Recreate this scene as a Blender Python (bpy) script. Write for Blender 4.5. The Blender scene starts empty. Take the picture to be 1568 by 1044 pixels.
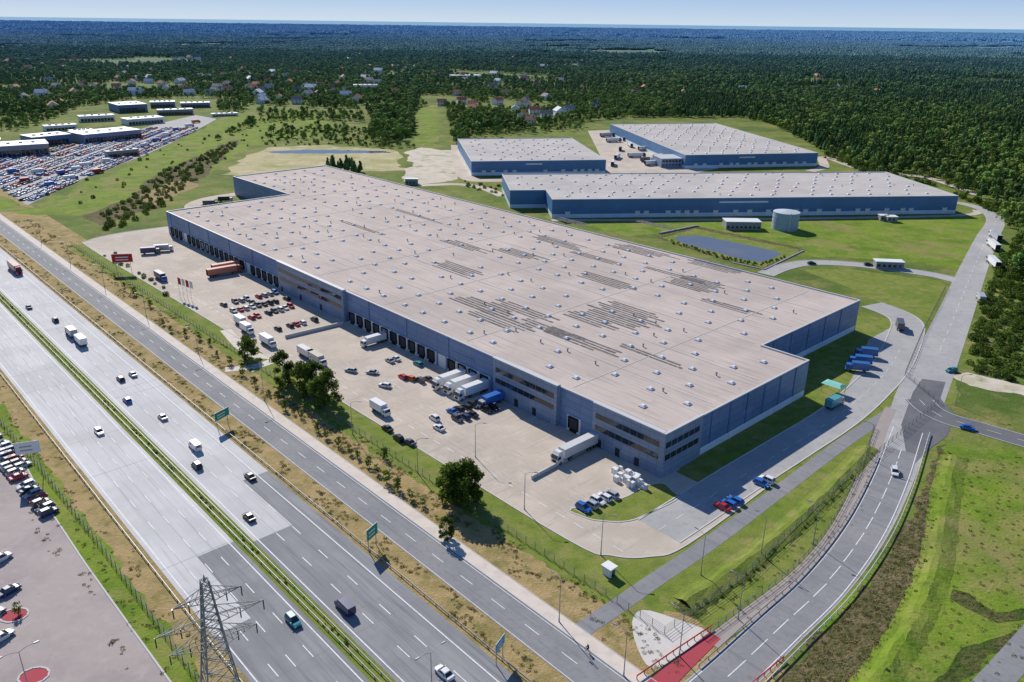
import bpy, math, random
from mathutils import Vector, Matrix, noise
random.seed(11)
R=random.random
def U(a,b): return a+(b-a)*random.random()
# ------------------------------------------------------------------ camera model (drone, 28 mm equiv, 110 m up)
H=110.0; F=1220.0; PIT=math.atan((522-33)/F); ROLL=0.0125
fw=Vector((0,math.cos(PIT),-math.sin(PIT))); r0=Vector((1,0,0)); u0=Vector((0,math.sin(PIT),math.cos(PIT)))
rt=r0*math.cos(ROLL)+u0*math.sin(ROLL); up=u0*math.cos(ROLL)-r0*math.sin(ROLL)
def P(u,v,z=0.0):
    """survey: bearing read off the aerial photo -> map position (metres) at height z"""
    d=fw+rt*((u-784)/F)-up*((v-522)/F)
    k=(H-z)/(-d.z)
    return Vector((d.x*k,d.y*k))
scene=bpy.context.scene
cd=bpy.data.cameras.new('camera'); cam=bpy.data.objects.new('camera',cd); scene.collection.objects.link(cam)
M=Matrix((( rt.x,up.x,-fw.x,0),(rt.y,up.y,-fw.y,0),(rt.z,up.z,-fw.z,H),(0,0,0,1)))
cam.matrix_world=M; cd.sensor_width=36; cd.lens=F/1568*36; cd.clip_end=120000; cd.clip_start=1
scene.camera=cam
# ------------------------------------------------------------------ site frame
HB=12.4
A=P(1022,664,HB); L_=P(272,331,HB)
es=(L_-A).normalized(); et=Vector((es.y,-es.x))
ANG=math.atan2(es.y,es.x)
def W(s,t): return A+es*s+et*t
def ST(u,v,z=0):
    d=P(u,v,z)-A; return d.dot(es),d.dot(et)
# ------------------------------------------------------------------ materials
def nmat(name,base,layers=(),rough=.85,bump=0,bscale=1,metal=0,stretch=None,spec=.3,coord='pos',far_haze=None,objrand=0,transl=0):
    m=bpy.data.materials.new(name); m.use_nodes=True; nt=m.node_tree; N=nt.nodes; Lk=nt.links
    b=N['Principled BSDF']; b.inputs['Roughness'].default_value=rough; b.inputs['Metallic'].default_value=metal
    b.inputs['Specular IOR Level'].default_value=spec
    if coord=='pos': g=N.new('ShaderNodeNewGeometry'); vec=g.outputs['Position']
    else: g=N.new('ShaderNodeTexCoord'); vec=g.outputs['Object']
    svec=vec
    if stretch:
        mp=N.new('ShaderNodeMapping'); mp.vector_type='TEXTURE'; mp.inputs['Rotation'].default_value=(0,0,stretch[0]); mp.inputs['Scale'].default_value=(stretch[1],stretch[2],1)
        Lk.new(vec,mp.inputs['Vector']); svec=mp.outputs[0]
    cur=None
    def col(c): return (c[0],c[1],c[2],1)
    b.inputs['Base Color'].default_value=col(base)
    def mixin(c,fac,cur):
        x=N.new('ShaderNodeMix'); x.data_type='RGBA'; ia=[i for i in x.inputs if i.type=='RGBA']; ia[1].default_value=col(c)
        if cur is None: ia[0].default_value=col(base)
        else: Lk.new(cur,ia[0])
        Lk.new(fac,x.inputs['Factor']); return [o for o in x.outputs if o.type=='RGBA'][0]
    for ly in layers:
        c,sc,lo,hi=ly[:4]; amt=ly[4] if len(ly)>4 else 1; st=ly[5] if len(ly)>5 else False
        n=N.new('ShaderNodeTexNoise'); n.inputs['Scale'].default_value=sc; n.inputs['Detail'].default_value=6; n.inputs['Roughness'].default_value=.62
        Lk.new(svec if st else vec,n.inputs['Vector'])
        r=N.new('ShaderNodeMapRange'); r.inputs['From Min'].default_value=lo; r.inputs['From Max'].default_value=hi; r.inputs['To Max'].default_value=amt
        Lk.new(n.outputs['Fac'],r.inputs['Value']); cur=mixin(c,r.outputs[0],cur)
    if objrand:
        oi=N.new('ShaderNodeObjectInfo'); r=N.new('ShaderNodeMapRange'); r.inputs['To Min'].default_value=1-objrand; r.inputs['To Max'].default_value=1+objrand
        Lk.new(oi.outputs['Random'],r.inputs['Value'])
        hs=N.new('ShaderNodeHueSaturation'); Lk.new(r.outputs[0],hs.inputs['Value'])
        if cur is None: hs.inputs['Color'].default_value=col(base)
        else: Lk.new(cur,hs.inputs['Color'])
        cur=hs.outputs[0]
    if far_haze:  # blends haze colours into the base colour by distance from the origin
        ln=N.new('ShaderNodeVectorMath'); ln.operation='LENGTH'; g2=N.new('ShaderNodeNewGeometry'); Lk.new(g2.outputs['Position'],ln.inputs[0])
        for fc,f0,f1,fa in far_haze:
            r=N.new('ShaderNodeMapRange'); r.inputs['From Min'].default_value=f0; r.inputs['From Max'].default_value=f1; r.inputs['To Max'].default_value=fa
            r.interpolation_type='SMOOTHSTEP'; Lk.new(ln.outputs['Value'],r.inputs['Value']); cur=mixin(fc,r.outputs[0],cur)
    if cur is not None: Lk.new(cur,b.inputs['Base Color'])
    if bump:
        n=N.new('ShaderNodeTexNoise'); n.inputs['Scale'].default_value=bscale; n.inputs['Detail'].default_value=4; Lk.new(vec,n.inputs['Vector'])
        bp=N.new('ShaderNodeBump'); bp.inputs['Distance'].default_value=bump; bp.inputs['Strength'].default_value=1; Lk.new(n.outputs['Fac'],bp.inputs['Height']); Lk.new(bp.outputs[0],b.inputs['Normal'])
    if transl:
        tr=N.new('ShaderNodeBsdfTranslucent'); ms=N.new('ShaderNodeMixShader'); ms.inputs[0].default_value=transl
        if cur is not None: Lk.new(cur,tr.inputs['Color'])
        else: tr.inputs['Color'].default_value=col(base)
        Lk.new(b.outputs[0],ms.inputs[1]); Lk.new(tr.outputs[0],ms.inputs[2]); Lk.new(ms.outputs[0],N['Material Output'].inputs['Surface'])
    return m
HAZE_TINT=[((0.13,0.26,0.28),800,3000,.62),((0.17,0.36,0.56),1800,8500,.95)]  # aerial haze painted into foliage colour, bluer away from the origin
m_ground=nmat('meadow_grass',(0.175,0.225,0.042),[((0.085,0.14,0.026),.02,.42,.62),((0.32,0.27,0.10),.045,.48,.7,.85),((0.08,0.125,0.025),.35,.45,.7,.6),((0.27,0.21,0.10),.11,.54,.72,.75)],rough=.95,bump=.25,bscale=.9,far_haze=[((0.07,0.14,0.09),900,2500,.6),((0.17,0.35,0.52),1800,8500,.95)],spec=.1)  # last two colours paint distance haze into the grass
m_lawn=nmat('lawn_grass',(0.17,0.23,0.036),[((0.26,0.27,0.065),.07,.4,.65,.8),((0.09,0.145,0.024),.3,.45,.7,.65),((0.34,0.27,0.12),.18,.51,.7,.65),((0.075,0.12,0.02),1.6,.55,.75,.5)],rough=.95,bump=.12,bscale=2,spec=.1)
m_verge=nmat('dry_verge_grass',(0.27,0.215,0.08),[((0.45,0.32,0.155),.16,.36,.6,.9),((0.13,0.155,0.035),.22,.53,.68,.7),((0.50,0.37,0.2),.7,.50,.7,.55),((0.15,0.13,0.055),1.8,.55,.75,.5)],rough=.95,bump=.2,bscale=2,spec=.1,stretch=(ANG,4,1))
m_green=nmat('bright_grass',(0.19,0.27,0.03),[((0.11,0.19,0.02),.05,.42,.62,.9),((0.31,0.30,0.08),.12,.46,.7,.75),((0.08,0.13,0.018),.5,.5,.7,.55),((0.29,0.23,0.10),.03,.52,.66,.65)],rough=.95,bump=.2,bscale=1.4,spec=.1)
m_dark=nmat('scrub_ground',(0.065,0.105,0.02),[((0.15,0.125,0.055),.1,.45,.6,.8),((0.04,0.065,0.012),.5,.45,.65,.8)],rough=.95,bump=.5,bscale=1.2,spec=.1)
m_brown=nmat('dry_scrub',(0.15,0.125,0.055),[((0.24,0.185,0.105),.12,.45,.6,.8),((0.07,0.085,0.025),.5,.42,.62,.9)],rough=.95,bump=.5,bscale=1.5,spec=.1)
m_dirt=nmat('dry_field',(0.50,0.43,0.24),[((0.30,0.31,0.11),.03,.45,.65,.9),((0.58,0.51,0.36),.08,.52,.65,.8),((0.2,0.23,0.07),.2,.58,.7,.7)],rough=.95,spec=.1)
m_sand=nmat('bare_sand',(0.64,0.57,0.47),[((0.47,0.41,0.28),.1,.45,.65,.8),((0.24,0.26,0.09),.06,.56,.66,.8)],rough=.95,spec=.1)
m_hwc=nmat('motorway_concrete',(0.57,0.555,0.55),[((0.66,0.645,0.63),.25,.4,.6,.8,True),((0.43,0.42,0.41),1.2,.52,.68,.7,True),((0.48,0.47,0.46),.04,.45,.6,.6)],stretch=(ANG,30,1.2),rough=.85)
m_hwa=nmat('motorway_asphalt',(0.25,0.25,0.26),[((0.33,0.325,0.325),.25,.4,.6,.8,True),((0.17,0.17,0.18),1.2,.50,.66,.8,True),((0.2,0.2,0.21),.05,.45,.6,.6)],stretch=(ANG,30,1.2),rough=.85)
m_asp=nmat('asphalt',(0.24,0.24,0.25),[((0.31,0.30,0.295),.08,.4,.65,.8),((0.17,0.17,0.175),.9,.5,.7,.5),((0.19,0.19,0.2),.6,.5,.68,.7,True)],rough=.88,stretch=(ANG,25,1))
m_aspd=nmat('dark_asphalt',(0.13,0.132,0.145),[((0.18,0.18,0.182),.1,.4,.65,.8)],rough=.88)
m_aspl=nmat('worn_asphalt',(0.38,0.37,0.36),[((0.47,0.45,0.43),.06,.4,.65,.8),((0.29,0.285,0.28),.4,.5,.7,.6)],rough=.9)
m_yard=nmat('yard_paving',(0.58,0.49,0.40),[((0.46,0.395,0.325),.035,.42,.6,.8),((0.65,0.565,0.475),.12,.5,.68,.7),((0.37,0.325,0.28),.5,.55,.72,.6,True),((0.27,0.24,0.22),.9,.64,.76,.75)],stretch=(ANG+math.pi/2,9,1),rough=.9,spec=.2)
m_pave=nmat('pavement_slabs',(0.70,0.61,0.52),[((0.56,0.49,0.42),.3,.45,.65,.7)],rough=.9)
m_lot=nmat('brick_paving',(0.42,0.355,0.33),[((0.32,0.275,0.26),.06,.45,.65,.8),((0.50,0.44,0.41),.4,.5,.7,.4),((0.25,0.22,0.21),.7,.62,.75,.6)],rough=.9)
m_kerb=nmat('kerb_concrete',(0.58,0.56,0.53),rough=.9)
m_white=nmat('road_paint',(0.8,0.8,0.8),[((0.45,0.45,0.45),1.5,.48,.72,.75)],rough=.7)
m_red=nmat('red_paving',(0.42,0.06,0.08),[((0.32,0.06,0.07),.6,.5,.7,.6)],rough=.85)
m_conc=nmat('pale_concrete',(0.64,0.60,0.55),[((0.5,0.47,0.42),.3,.5,.7,.6),((0.38,0.36,0.32),1.2,.6,.75,.6)],rough=.9)
m_water=nmat('pond_water',(0.13,0.15,0.20),[((0.20,0.18,0.16),.05,.45,.65,.7)],rough=.08,spec=.5)
m_steel=nmat('galvanised_steel',(0.34,0.35,0.36),rough=.5,metal=.3)
m_pyl=nmat('weathered_steel',(0.33,0.33,0.32),[((0.22,0.21,0.2),.8,.5,.7,.7)],rough=.7)
m_grey=nmat('grey_metal',(0.3,0.31,0.32),rough=.6)
m_fen=nmat('fence_wire',(0.16,0.17,0.17),rough=.7)
m_wh=nmat('white_panel',(0.8,0.8,0.79),[((0.66,0.66,0.65),.4,.5,.75,.6)],rough=.5)
m_glass=nmat('window_glass',(0.02,0.028,0.04),rough=.08,spec=.7)
m_tyre=nmat('tyre_rubber',(0.015,0.015,0.015),rough=.9)
m_rim=nmat('wheel_rim',(0.4,0.4,0.4),rough=.35,metal=.8)
m_lamp=nmat('headlamp_glass',(0.7,0.7,0.68),rough=.15)
m_tail=nmat('tail_lamp',(0.4,0.01,0.01),rough=.3)
m_door=nmat('dock_door',(0.04,0.045,0.055),rough=.6)
m_bark=nmat('tree_bark',(0.16,0.12,0.085),[((0.07,0.05,0.04),3,.45,.6,.8)],rough=.95)
m_birch=nmat('birch_bark',(0.5,0.48,0.44),[((0.06,0.05,0.05),3,.55,.62,.9)],rough=.9)
m_sgreen=nmat('sign_green',(0.01,0.32,0.19),rough=.5)
m_sblue=nmat('sign_blue',(0.05,0.34,0.52),rough=.5)
m_sred=nmat('sign_red',(0.5,0.02,0.02),rough=.5)
m_teal=nmat('teal_tarp',(0.25,0.6,0.52),rough=.6)
m_cloth=nmat('dark_clothes',(0.03,0.035,0.05),rough=.9)
m_tank=nmat('tank_steel',(0.33,0.44,0.52),[((0.27,0.37,0.45),.6,.45,.65,.6)],rough=.5)
m_tankr=nmat('tank_roof',(0.5,0.56,0.6),rough=.6)
def leafm(n,c,c2,tl=.3,obr=.3,far_haze=True): return nmat(n,c,[(c2,.02,.42,.62,.8),(tuple(x*.6 for x in c),.5,.5,.72,.7)],rough=.85,spec=.1,objrand=obr,far_haze=HAZE_TINT if far_haze else None,transl=tl)
m_lf=leafm('leaves',(0.13,0.195,0.03),(0.16,0.21,0.035),.35); m_lfd=leafm('leaves_shade',(0.065,0.11,0.02),(0.075,0.12,0.022),.2)  # darker leaf copy: shade of clump undersides painted into its colour
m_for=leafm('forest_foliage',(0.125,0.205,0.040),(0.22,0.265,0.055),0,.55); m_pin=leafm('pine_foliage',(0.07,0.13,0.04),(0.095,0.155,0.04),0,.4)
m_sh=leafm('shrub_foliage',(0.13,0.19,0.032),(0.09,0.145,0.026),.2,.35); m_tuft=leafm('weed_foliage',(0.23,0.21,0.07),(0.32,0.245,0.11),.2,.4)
def clad(name,c1,c2,mort,bw,bh,ms=.03,rough=.45):
    m=bpy.data.materials.new(name); m.use_nodes=True; N=m.node_tree.nodes; Lk=m.node_tree.links; b=N['Principled BSDF']; b.inputs['Roughness'].default_value=rough
    tc=N.new('ShaderNodeTexCoord'); sp=N.new('ShaderNodeSeparateXYZ'); Lk.new(tc.outputs['Object'],sp.inputs[0])
    ad=N.new('ShaderNodeMath'); ad.operation='ADD'; Lk.new(sp.outputs[0],ad.inputs[0]); Lk.new(sp.outputs[1],ad.inputs[1])
    cb=N.new('ShaderNodeCombineXYZ'); Lk.new(ad.outputs[0],cb.inputs[0]); Lk.new(sp.outputs[2],cb.inputs[1])
    br=N.new('ShaderNodeTexBrick'); br.offset=0; Lk.new(cb.outputs[0],br.inputs['Vector'])
    for k,v in (('Color1',c1),('Color2',c2),('Mortar',mort)): br.inputs[k].default_value=(*v,1)
    br.inputs['Scale'].default_value=1; br.inputs['Mortar Size'].default_value=ms; br.inputs['Brick Width'].default_value=bw; br.inputs['Row Height'].default_value=bh; br.inputs['Bias'].default_value=0
    n=N.new('ShaderNodeTexNoise'); n.inputs['Scale'].default_value=.08; Lk.new(tc.outputs['Object'],n.inputs['Vector'])
    r=N.new('ShaderNodeMapRange'); r.inputs['To Min'].default_value=.8; r.inputs['To Max'].default_value=1.2; Lk.new(n.outputs['Fac'],r.inputs['Value'])
    hs=N.new('ShaderNodeHueSaturation'); Lk.new(br.outputs['Color'],hs.inputs['Color']); Lk.new(r.outputs[0],hs.inputs['Value']); Lk.new(hs.outputs[0],b.inputs['Base Color'])
    return m
m_clad=clad('blue_cladding',(0.15,0.25,0.43),(0.12,0.205,0.37),(0.045,0.07,0.13),6,2.3,.05)
m_cladl=clad('office_cladding',(0.25,0.32,0.44),(0.20,0.27,0.38),(0.09,0.12,0.18),3,1.5,.05)
m_cladd=clad('dark_blue_cladding',(0.08,0.20,0.38),(0.085,0.21,0.40),(0.04,0.1,0.19),6,1.4)
m_band=clad('pale_plinth',(0.70,0.79,0.88),(0.64,0.74,0.85),(0.4,0.45,0.5),6,3)
m_trim=nmat('roof_edge_trim',(0.58,0.58,0.58),rough=.5)
def roofmat(name,base):
    return nmat(name,base,[(tuple(x*.80 for x in base),.02,.42,.62,.8),(tuple(x*1.12 for x in base),.05,.5,.7,.7),(tuple(x*.60 for x in base),1.0,.50,.68,.75,True),(tuple(x*1.2 for x in base),.6,.58,.75,.65,True),(tuple(x*.62 for x in base),.25,.6,.74,.6)],rough=.88,coord='obj',stretch=(0,22,.8),spec=.15)
m_roof=roofmat('roof_membrane',(0.575,0.485,0.43)); m_roof2=roofmat('roof_membrane_grey',(0.55,0.51,0.475))
m_strip=nmat('weathered_roof_strip',(0.13,0.12,0.118),[((0.27,0.245,0.23),.5,.42,.68,.9)],rough=.9,spec=.1)
m_sky=nmat('skylight_dome',(0.76,0.82,0.88),rough=.3)
# ------------------------------------------------------------------ mesh builder
class MB:
    def __init__(s): s.v=[];s.f=[];s.m=[]
    def add(s,vs,fs,m=0):
        o=len(s.v); s.v+=[tuple(x) for x in vs]; s.f+=[tuple(i+o for i in f) for f in fs]; s.m+=[m]*len(fs)
    def box(s,x0,x1,y0,y1,z0,z1,m=0,tx=0,ty=0,M=None,tx0=None):
        a=tx if tx0 is None else tx0
        vs=[(x0,y0,z0),(x1,y0,z0),(x1,y1,z0),(x0,y1,z0),(x0+a,y0+ty,z1),(x1-tx,y0+ty,z1),(x1-tx,y1-ty,z1),(x0+a,y1-ty,z1)]
        if M: vs=[M@Vector(v) for v in vs]
        s.add(vs,[(0,3,2,1),(4,5,6,7),(0,1,5,4),(1,2,6,5),(2,3,7,6),(3,0,4,7)],m)
    def cyl(s,p0,p1,ra,rb,n=8,m=0,cap=True):
        p0=Vector(p0);p1=Vector(p1); d=(p1-p0).normalized(); a=d.orthogonal().normalized(); b=d.cross(a)
        vs=[]
        for p,r in ((p0,ra),(p1,rb)):
            for i in range(n):
                q=2*math.pi*i/n; vs.append(p+a*math.cos(q)*r+b*math.sin(q)*r)
        fs=[(i,(i+1)%n,n+(i+1)%n,n+i) for i in range(n)]
        if cap: fs+=[tuple(range(n-1,-1,-1)),tuple(range(n,2*n))]
        s.add(vs,fs,m)
    def ico(s,c,r,m=0,jit=.2,sz=1):
        vs,fs=ICO
        s.add([(c[0]+v[0]*r*(1+U(-jit,jit)),c[1]+v[1]*r*(1+U(-jit,jit)),c[2]+v[2]*r*sz*(1+U(-jit,jit))) for v in vs],fs,m)
    def leaf(s,c,sz,m=0):
        a=Vector((U(-1,1),U(-1,1),U(-1,1))).normalized()*sz; b=a.orthogonal().normalized(); b=(b*U(.5,1)+a.cross(b).normalized()*U(-.6,.6))*sz*.6
        c=Vector(c); s.add([c-a,c-b,c+a,c+b],[(0,1,2,3)],m)
    def mesh(s,name,mats):
        me=bpy.data.meshes.new(name); me.from_pydata(s.v,[],s.f)
        for x in mats: me.materials.append(x)
        me.polygons.foreach_set('material_index',s.m); me.update(); return me
    def obj(s,name,mats,parent=None,link=True):
        o=bpy.data.objects.new(name,s.mesh(name,mats))
        if link: scene.collection.objects.link(o)
        if parent: o.parent=parent
        return o
import bmesh
_b=bmesh.new(); bmesh.ops.create_icosphere(_b,subdivisions=1,radius=1); _b.verts.ensure_lookup_table()
ICO=([tuple(v.co) for v in _b.verts],[tuple(v.index for v in f.verts) for f in _b.faces]); _b.free()
def empty(name,loc,rz=0):
    e=bpy.data.objects.new(name,None); scene.collection.objects.link(e); e.location=(loc[0],loc[1],loc[2] if len(loc)>2 else 0); e.rotation_euler=(0,0,rz); e.empty_display_size=1; return e
def inst(name,me,xy,rz=0,z=0.05,sc=1):
    o=bpy.data.objects.new(name,me); scene.collection.objects.link(o); o.location=(xy[0],xy[1],z); o.rotation_euler=(0,0,rz); o.scale=(sc,sc,sc); return o
def smooth(pts,n=6,closed=False):
    out=[]; k=len(pts); rng=range(k if closed else k-1)
    for i in rng:
        g=lambda j: pts[j%k] if closed else pts[max(0,min(k-1,j))]
        a,b,c,d=g(i-1),g(i),g(i+1),g(i+2)
        for q in range(n):
            t=q/n; out.append(tuple(.5*((2*b[j])+(-a[j]+c[j])*t+(2*a[j]-5*b[j]+4*c[j]-d[j])*t*t+(-a[j]+3*b[j]-3*c[j]+d[j])*t**3) for j in range(len(b))))
    if not closed: out.append(tuple(pts[-1]))
    return out
def poly(name,pts,z,mat,rough=0,sm=0,world=False):
    w=[tuple(p) if world else tuple(P(*p)) for p in pts]
    if sm: w=smooth(w,sm,True)
    if rough:
        q=[]
        for i in range(len(w)):
            a=Vector(w[i]);b=Vector(w[(i+1)%len(w)]); n=max(1,int((b-a).length/(rough*1.5)))
            for k in range(n):
                c=a.lerp(b,k/n); v=noise.noise_vector(Vector((c.x/rough/3,c.y/rough/3,3)))*rough*1.6; q.append((c.x+v.x,c.y+v.y))
        w=q
    mb=MB(); mb.add([(x,y,z) for x,y in w],[tuple(range(len(w)))]); o=mb.obj(name,[mat])
    if o.data.polygons[0].normal.z<0: o.data.flip_normals()
    return w
def offs(w,d,closed=False):
    out=[]; n=len(w)
    for i in range(n):
        a=Vector(w[i-1][:2]) if (i or closed) else Vector(w[i][:2]); b=Vector(w[(i+1)%n][:2]) if (i<n-1 or closed) else Vector(w[i][:2])
        t=(b-a).normalized(); dd=d[i] if isinstance(d,list) else d
        out.append((w[i][0]-t.y*dd,w[i][1]+t.x*dd))
    return out
def ribbon(name,w,d0,d1,z,mat,mb=None,mi=0):
    l=offs(w,d0); r=offs(w,d1); own=mb is None; mb=mb or MB(); n=len(w)
    vs=[(x,y,z) for x,y in l]+[(x,y,z) for x,y in r]
    mb.add(vs,[(i,n+i,n+i+1,i+1) for i in range(n-1)],mi)
    if own: return mb.obj(name,[mat])
def wall_along(mb,w,wd,z0,z1,m=0):
    for i in range(len(w)-1):
        a=Vector(w[i][:2]);b=Vector(w[i+1][:2]); d=b-a
        if d.length<.01: continue
        t=d.normalized(); Mx=Matrix(((t.x,-t.y,0,a.x),(t.y,t.x,0,a.y),(0,0,1,0),(0,0,0,1)))
        mb.box(0,d.length,-wd/2,wd/2,z0,z1,m,M=Mx)
def resample(w,step):
    out=[]; carry=0
    for i in range(len(w)-1):
        a=Vector(w[i][:2]);b=Vector(w[i+1][:2]); L=(b-a).length
        if L<1e-6: continue
        x=carry
        while x<L: out.append((a.lerp(b,x/L),(b-a).normalized())); x+=step
        carry=x-L
    return out
def dashes(mb,w,off,ln,gap,wd,z,mi=0):
    o=offs(w,off)
    for p,t in resample(o,ln+gap):
        n=Vector((-t.y,t.x))*wd/2; q=p+t*ln
        mb.add([(*(p+n),z),(*(q+n),z),(*(q-n),z),(*(p-n),z)],[(0,3,2,1)],mi)
def line(mb,w,off,wd,z,mi=0): ribbon('',w,off+wd/2,off-wd/2,z,None,mb,mi)
def kerb(name,w,closed=True):
    mb=MB(); ww=list(w)+([w[0]] if closed else []); wall_along(mb,ww,.35,0,.14); return mb.obj(name,[m_kerb])
def guardrail(name,w,hgt=.75,step=4,mat=None):
    mb=MB(); wall_along(mb,w,.08,hgt-.32,hgt)
    for p,t in resample(w,step): mb.box(p.x-.07,p.x+.07,p.y-.07,p.y+.07,0,hgt-.05)
    return mb.obj(name,[mat or m_steel])
def fence(name,w,h=1.9,step=3,mat=None):
    mb=MB()
    for p,t in resample(w,step): mb.box(p.x-.05,p.x+.05,p.y-.05,p.y+.05,0,h)
    for z in (.15,.6,1.0,1.4,h-.06): wall_along(mb,w,.03,z,z+.04)
    return mb.obj(name,[mat or m_fen])
# ------------------------------------------------------------------ ground
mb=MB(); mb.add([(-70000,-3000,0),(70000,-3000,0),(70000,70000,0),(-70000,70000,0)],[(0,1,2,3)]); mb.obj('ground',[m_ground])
def stp(pts): return [tuple(W(*p)) for p in pts]
S0,S1=-260,900
def strip(name,t0,t1,z,mat,s0=S0,s1=S1): return poly(name,stp([(s0,t0),(s0,t1),(s1,t1),(s1,t0)]),z,mat,world=True)
strip('verge',-128,-38,.006,m_verge)
poly('lawn',stp([(-260,-126),(-260,-118),(160,-118),(160,-126)]),.014,m_green,rough=1.2,world=True)
poly('lawn',stp([(-32,-49),(-32,-20),(-34,110),(0,175),(340,-41),(345,-50),(100,-50.5)]),.016,m_lawn,rough=.8,world=True)
sjl=ST(365,826)[0]; sjr=ST(475,792)[0]
strip('motorway',-112.0,-96.0,.03,m_hwc,sjl,S1); strip('motorway',-112.0,-96.0,.03,m_hwa,S0,sjl)
strip('motorway',-92.6,-76.0,.03,m_hwc,sjr,S1); strip('motorway',-92.6,-76.0,.03,m_hwa,S0,sjr)
strip('motorway',-83.0,-76.0,.034,m_hwa,sjr,sjr+26); strip('motorway',-112.0,-104.4,.034,m_hwc,sjl-26,sjl)
strip('median_grass',-96.0,-92.6,.02,m_lawn)
strip('frontage_road',-69.3,-61.3,.03,m_asp)
strip('pavement',-61.0,-58.0,.05,m_pave)
k=MB(); wall_along(k,stp([(S0,-61.15),(S1,-61.15)]),.28,0,.14); wall_along(k,stp([(S0,-57.9),(S1,-57.9)]),.15,0,.1); k.obj('kerb',[m_kerb])
mk=MB()
def off(t): return stp([(S0,t),(S1,t)])
for t in (-111.0,-97.0,-91.6,-79.0): line(mk,off(t),0,.24,.045)
for t in (-107.6,-104.1,-100.5,-87.3,-83.3): dashes(mk,off(t),0,4,8,.2,.045)
for t in (-69.0,-61.7): line(mk,off(t),0,.13,.045)
dashes(mk,off(-65.3),0,4,6,.16,.045)
mk.obj('road_markings',[m_white])
mj=MB()
for t in (-107.75,-104.25,-100.65,-87.45,-83.45,-79.2): line(mj,off(t),0,.06,.038)
s=S0
while s<S1:
    for a,b in ((-112,-96.2),(-92.2,-76)):
        if R()<.2: line(mj,stp([(s,a),(s+U(-.2,.2),b)]),0,U(.05,.1),.041)
    s+=5.5
mj.obj('road_joints',[m_asp])
for t in (-95.0,-93.6): guardrail('guardrail',off(t),step=4)
guardrail('guardrail',off(-75.0)); guardrail('guardrail',off(-113.2))
poly('car_park',[(-200,560),(-60,640),(28,690),(66,765),(130,862),(200,960),(265,1050),(330,1150),(-300,1250),(-500,900)],.03,m_lot)
kerb('kerb',[tuple(P(*q)) for q in [(-60,640),(28,690),(66,765),(130,862),(200,960),(265,1050),(330,1150)]],False)
fence('mesh_fence',[tuple(P(*q)) for q in [(-40,600),(60,716),(160,845),(262,985),(300,1040),(380,1150)]],1.8)
for c in ((22,942),(52,1035)):
    w=[P(*c)+Vector((math.cos(i*.52)*2.6,math.sin(i*.52)*2.1)) for i in range(12)]
    poly('planting_bed',[tuple(x) for x in w],.06,m_red,world=True); kerb('kerb',[tuple(x) for x in w])
yp=[(352,6),(354,-20),(348,-38),(330,-42),(200,-40.5),(60,-39.5),(-2,-39),(-13,-36),(-19,-30),(-22,-20),(-21,20)]
ysm=smooth(yp,5)
poly('truck_yard',[tuple(W(*q[:2])) for q in ysm]+stp([(-9.5,20),(-8,4),(-1,4),(-1,6),(336,6)]),.035,m_yard,world=True)
kerb('kerb',[tuple(W(*q[:2])) for q in ysm],False)
mb=MB()
for t,wd in ((-21,2.2),(-25,2.0),(-30.5,1.6)): line(mb,stp([(-4,t),(60,t+.6),(140,t),(240,t+.8),(330,t)]),0,wd*.3,.041); line(mb,stp([(-4,t-1.8),(60,t-1.2),(140,t-1.9),(240,t-1.2),(330,t-1.8)]),0,wd*.3,.041)
mb.obj('tyre_tracks',[nmat('tyre_worn_paving',(0.48,0.415,0.35),[((0.57,0.485,0.395),.3,.4,.6,.9)],rough=.9)])
isl=poly('grass_island',[(875,779),(890,790),(915,797),(962,798),(1002,782),(1038,763),(1030,752),(1014,740),(985,746),(950,764)],.06,m_lawn,sm=4); kerb('kerb',isl)
side=smooth([tuple(P(*q)) for q in [(1010,814),(1060,782),(1130,736),(1215,683),(1285,638),(1332,598),(1368,558),(1388,515),(1390,494),(1372,480),(1335,466)]],6)
ribbon('service_road',side,6.2,-5.6,.044,m_aspl); kerb('kerb',offs(side,6.3),False); kerb('kerb',offs(side,-5.7),False)
poly('truck_parking',[(1290,606),(1312,565),(1330,520),(1372,497),(1392,515),(1370,565),(1335,600)],.039,m_aspl)
walk=smooth([tuple(P(*q)) for q in [(875,975),(935,935),(1000,890),(1100,822),(1230,724),(1300,672),(1350,640),(1385,618)]],6)
ribbon('footpath',walk,2,-2,.04,m_asp)
rc=[(985,1150),(1105,1045),(1190,965),(1265,893),(1325,812),(1363,735),(1388,665),(1408,610),(1432,553),(1462,482),(1489,415),(1511,365),(1524,340),(1512,324),(1480,313),(1430,306)]
rw=[4.6,4.6,4.6,4.6,4.8,5.2,6,7,7,6.5,6,5.5,5,4.5,4,4]
rs=smooth([(*P(*q),w) for q,w in zip(rc,rw)],8); rpts=[q[:2] for q in rs]; rwd=[q[2] for q in rs]
poly('bank_grass',[(1000,930),(1200,800),(1345,655),(1350,700),(1320,790),(1250,880),(1150,950),(1095,968)],.012,m_lawn,rough=2)
poly('bank_grass',[(1345,640),(1390,590),(1420,520),(1462,440),(1440,436),(1410,500),(1395,560),(1350,610)],.018,m_lawn)
poly('field_grass',[(1200,1150),(1260,950),(1400,800),(1440,680),(1568,690),(1800,760),(1800,1200)],.010,m_green)
poly('scrub',[(1150,1120),(1200,1040),(1262,965),(1330,892),(1390,800),(1425,712),(1448,678),(1450,740),(1438,860),(1395,950),(1345,1060),(1310,1150)],.019,m_brown,rough=1.5)
poly('ditch_scrub',[(1330,1080),(1400,950),(1440,890),(1452,760),(1465,700),(1450,690),(1430,790),(1405,900),(1370,980),(1310,1080)],.023,m_dark,rough=1.2)
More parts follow.
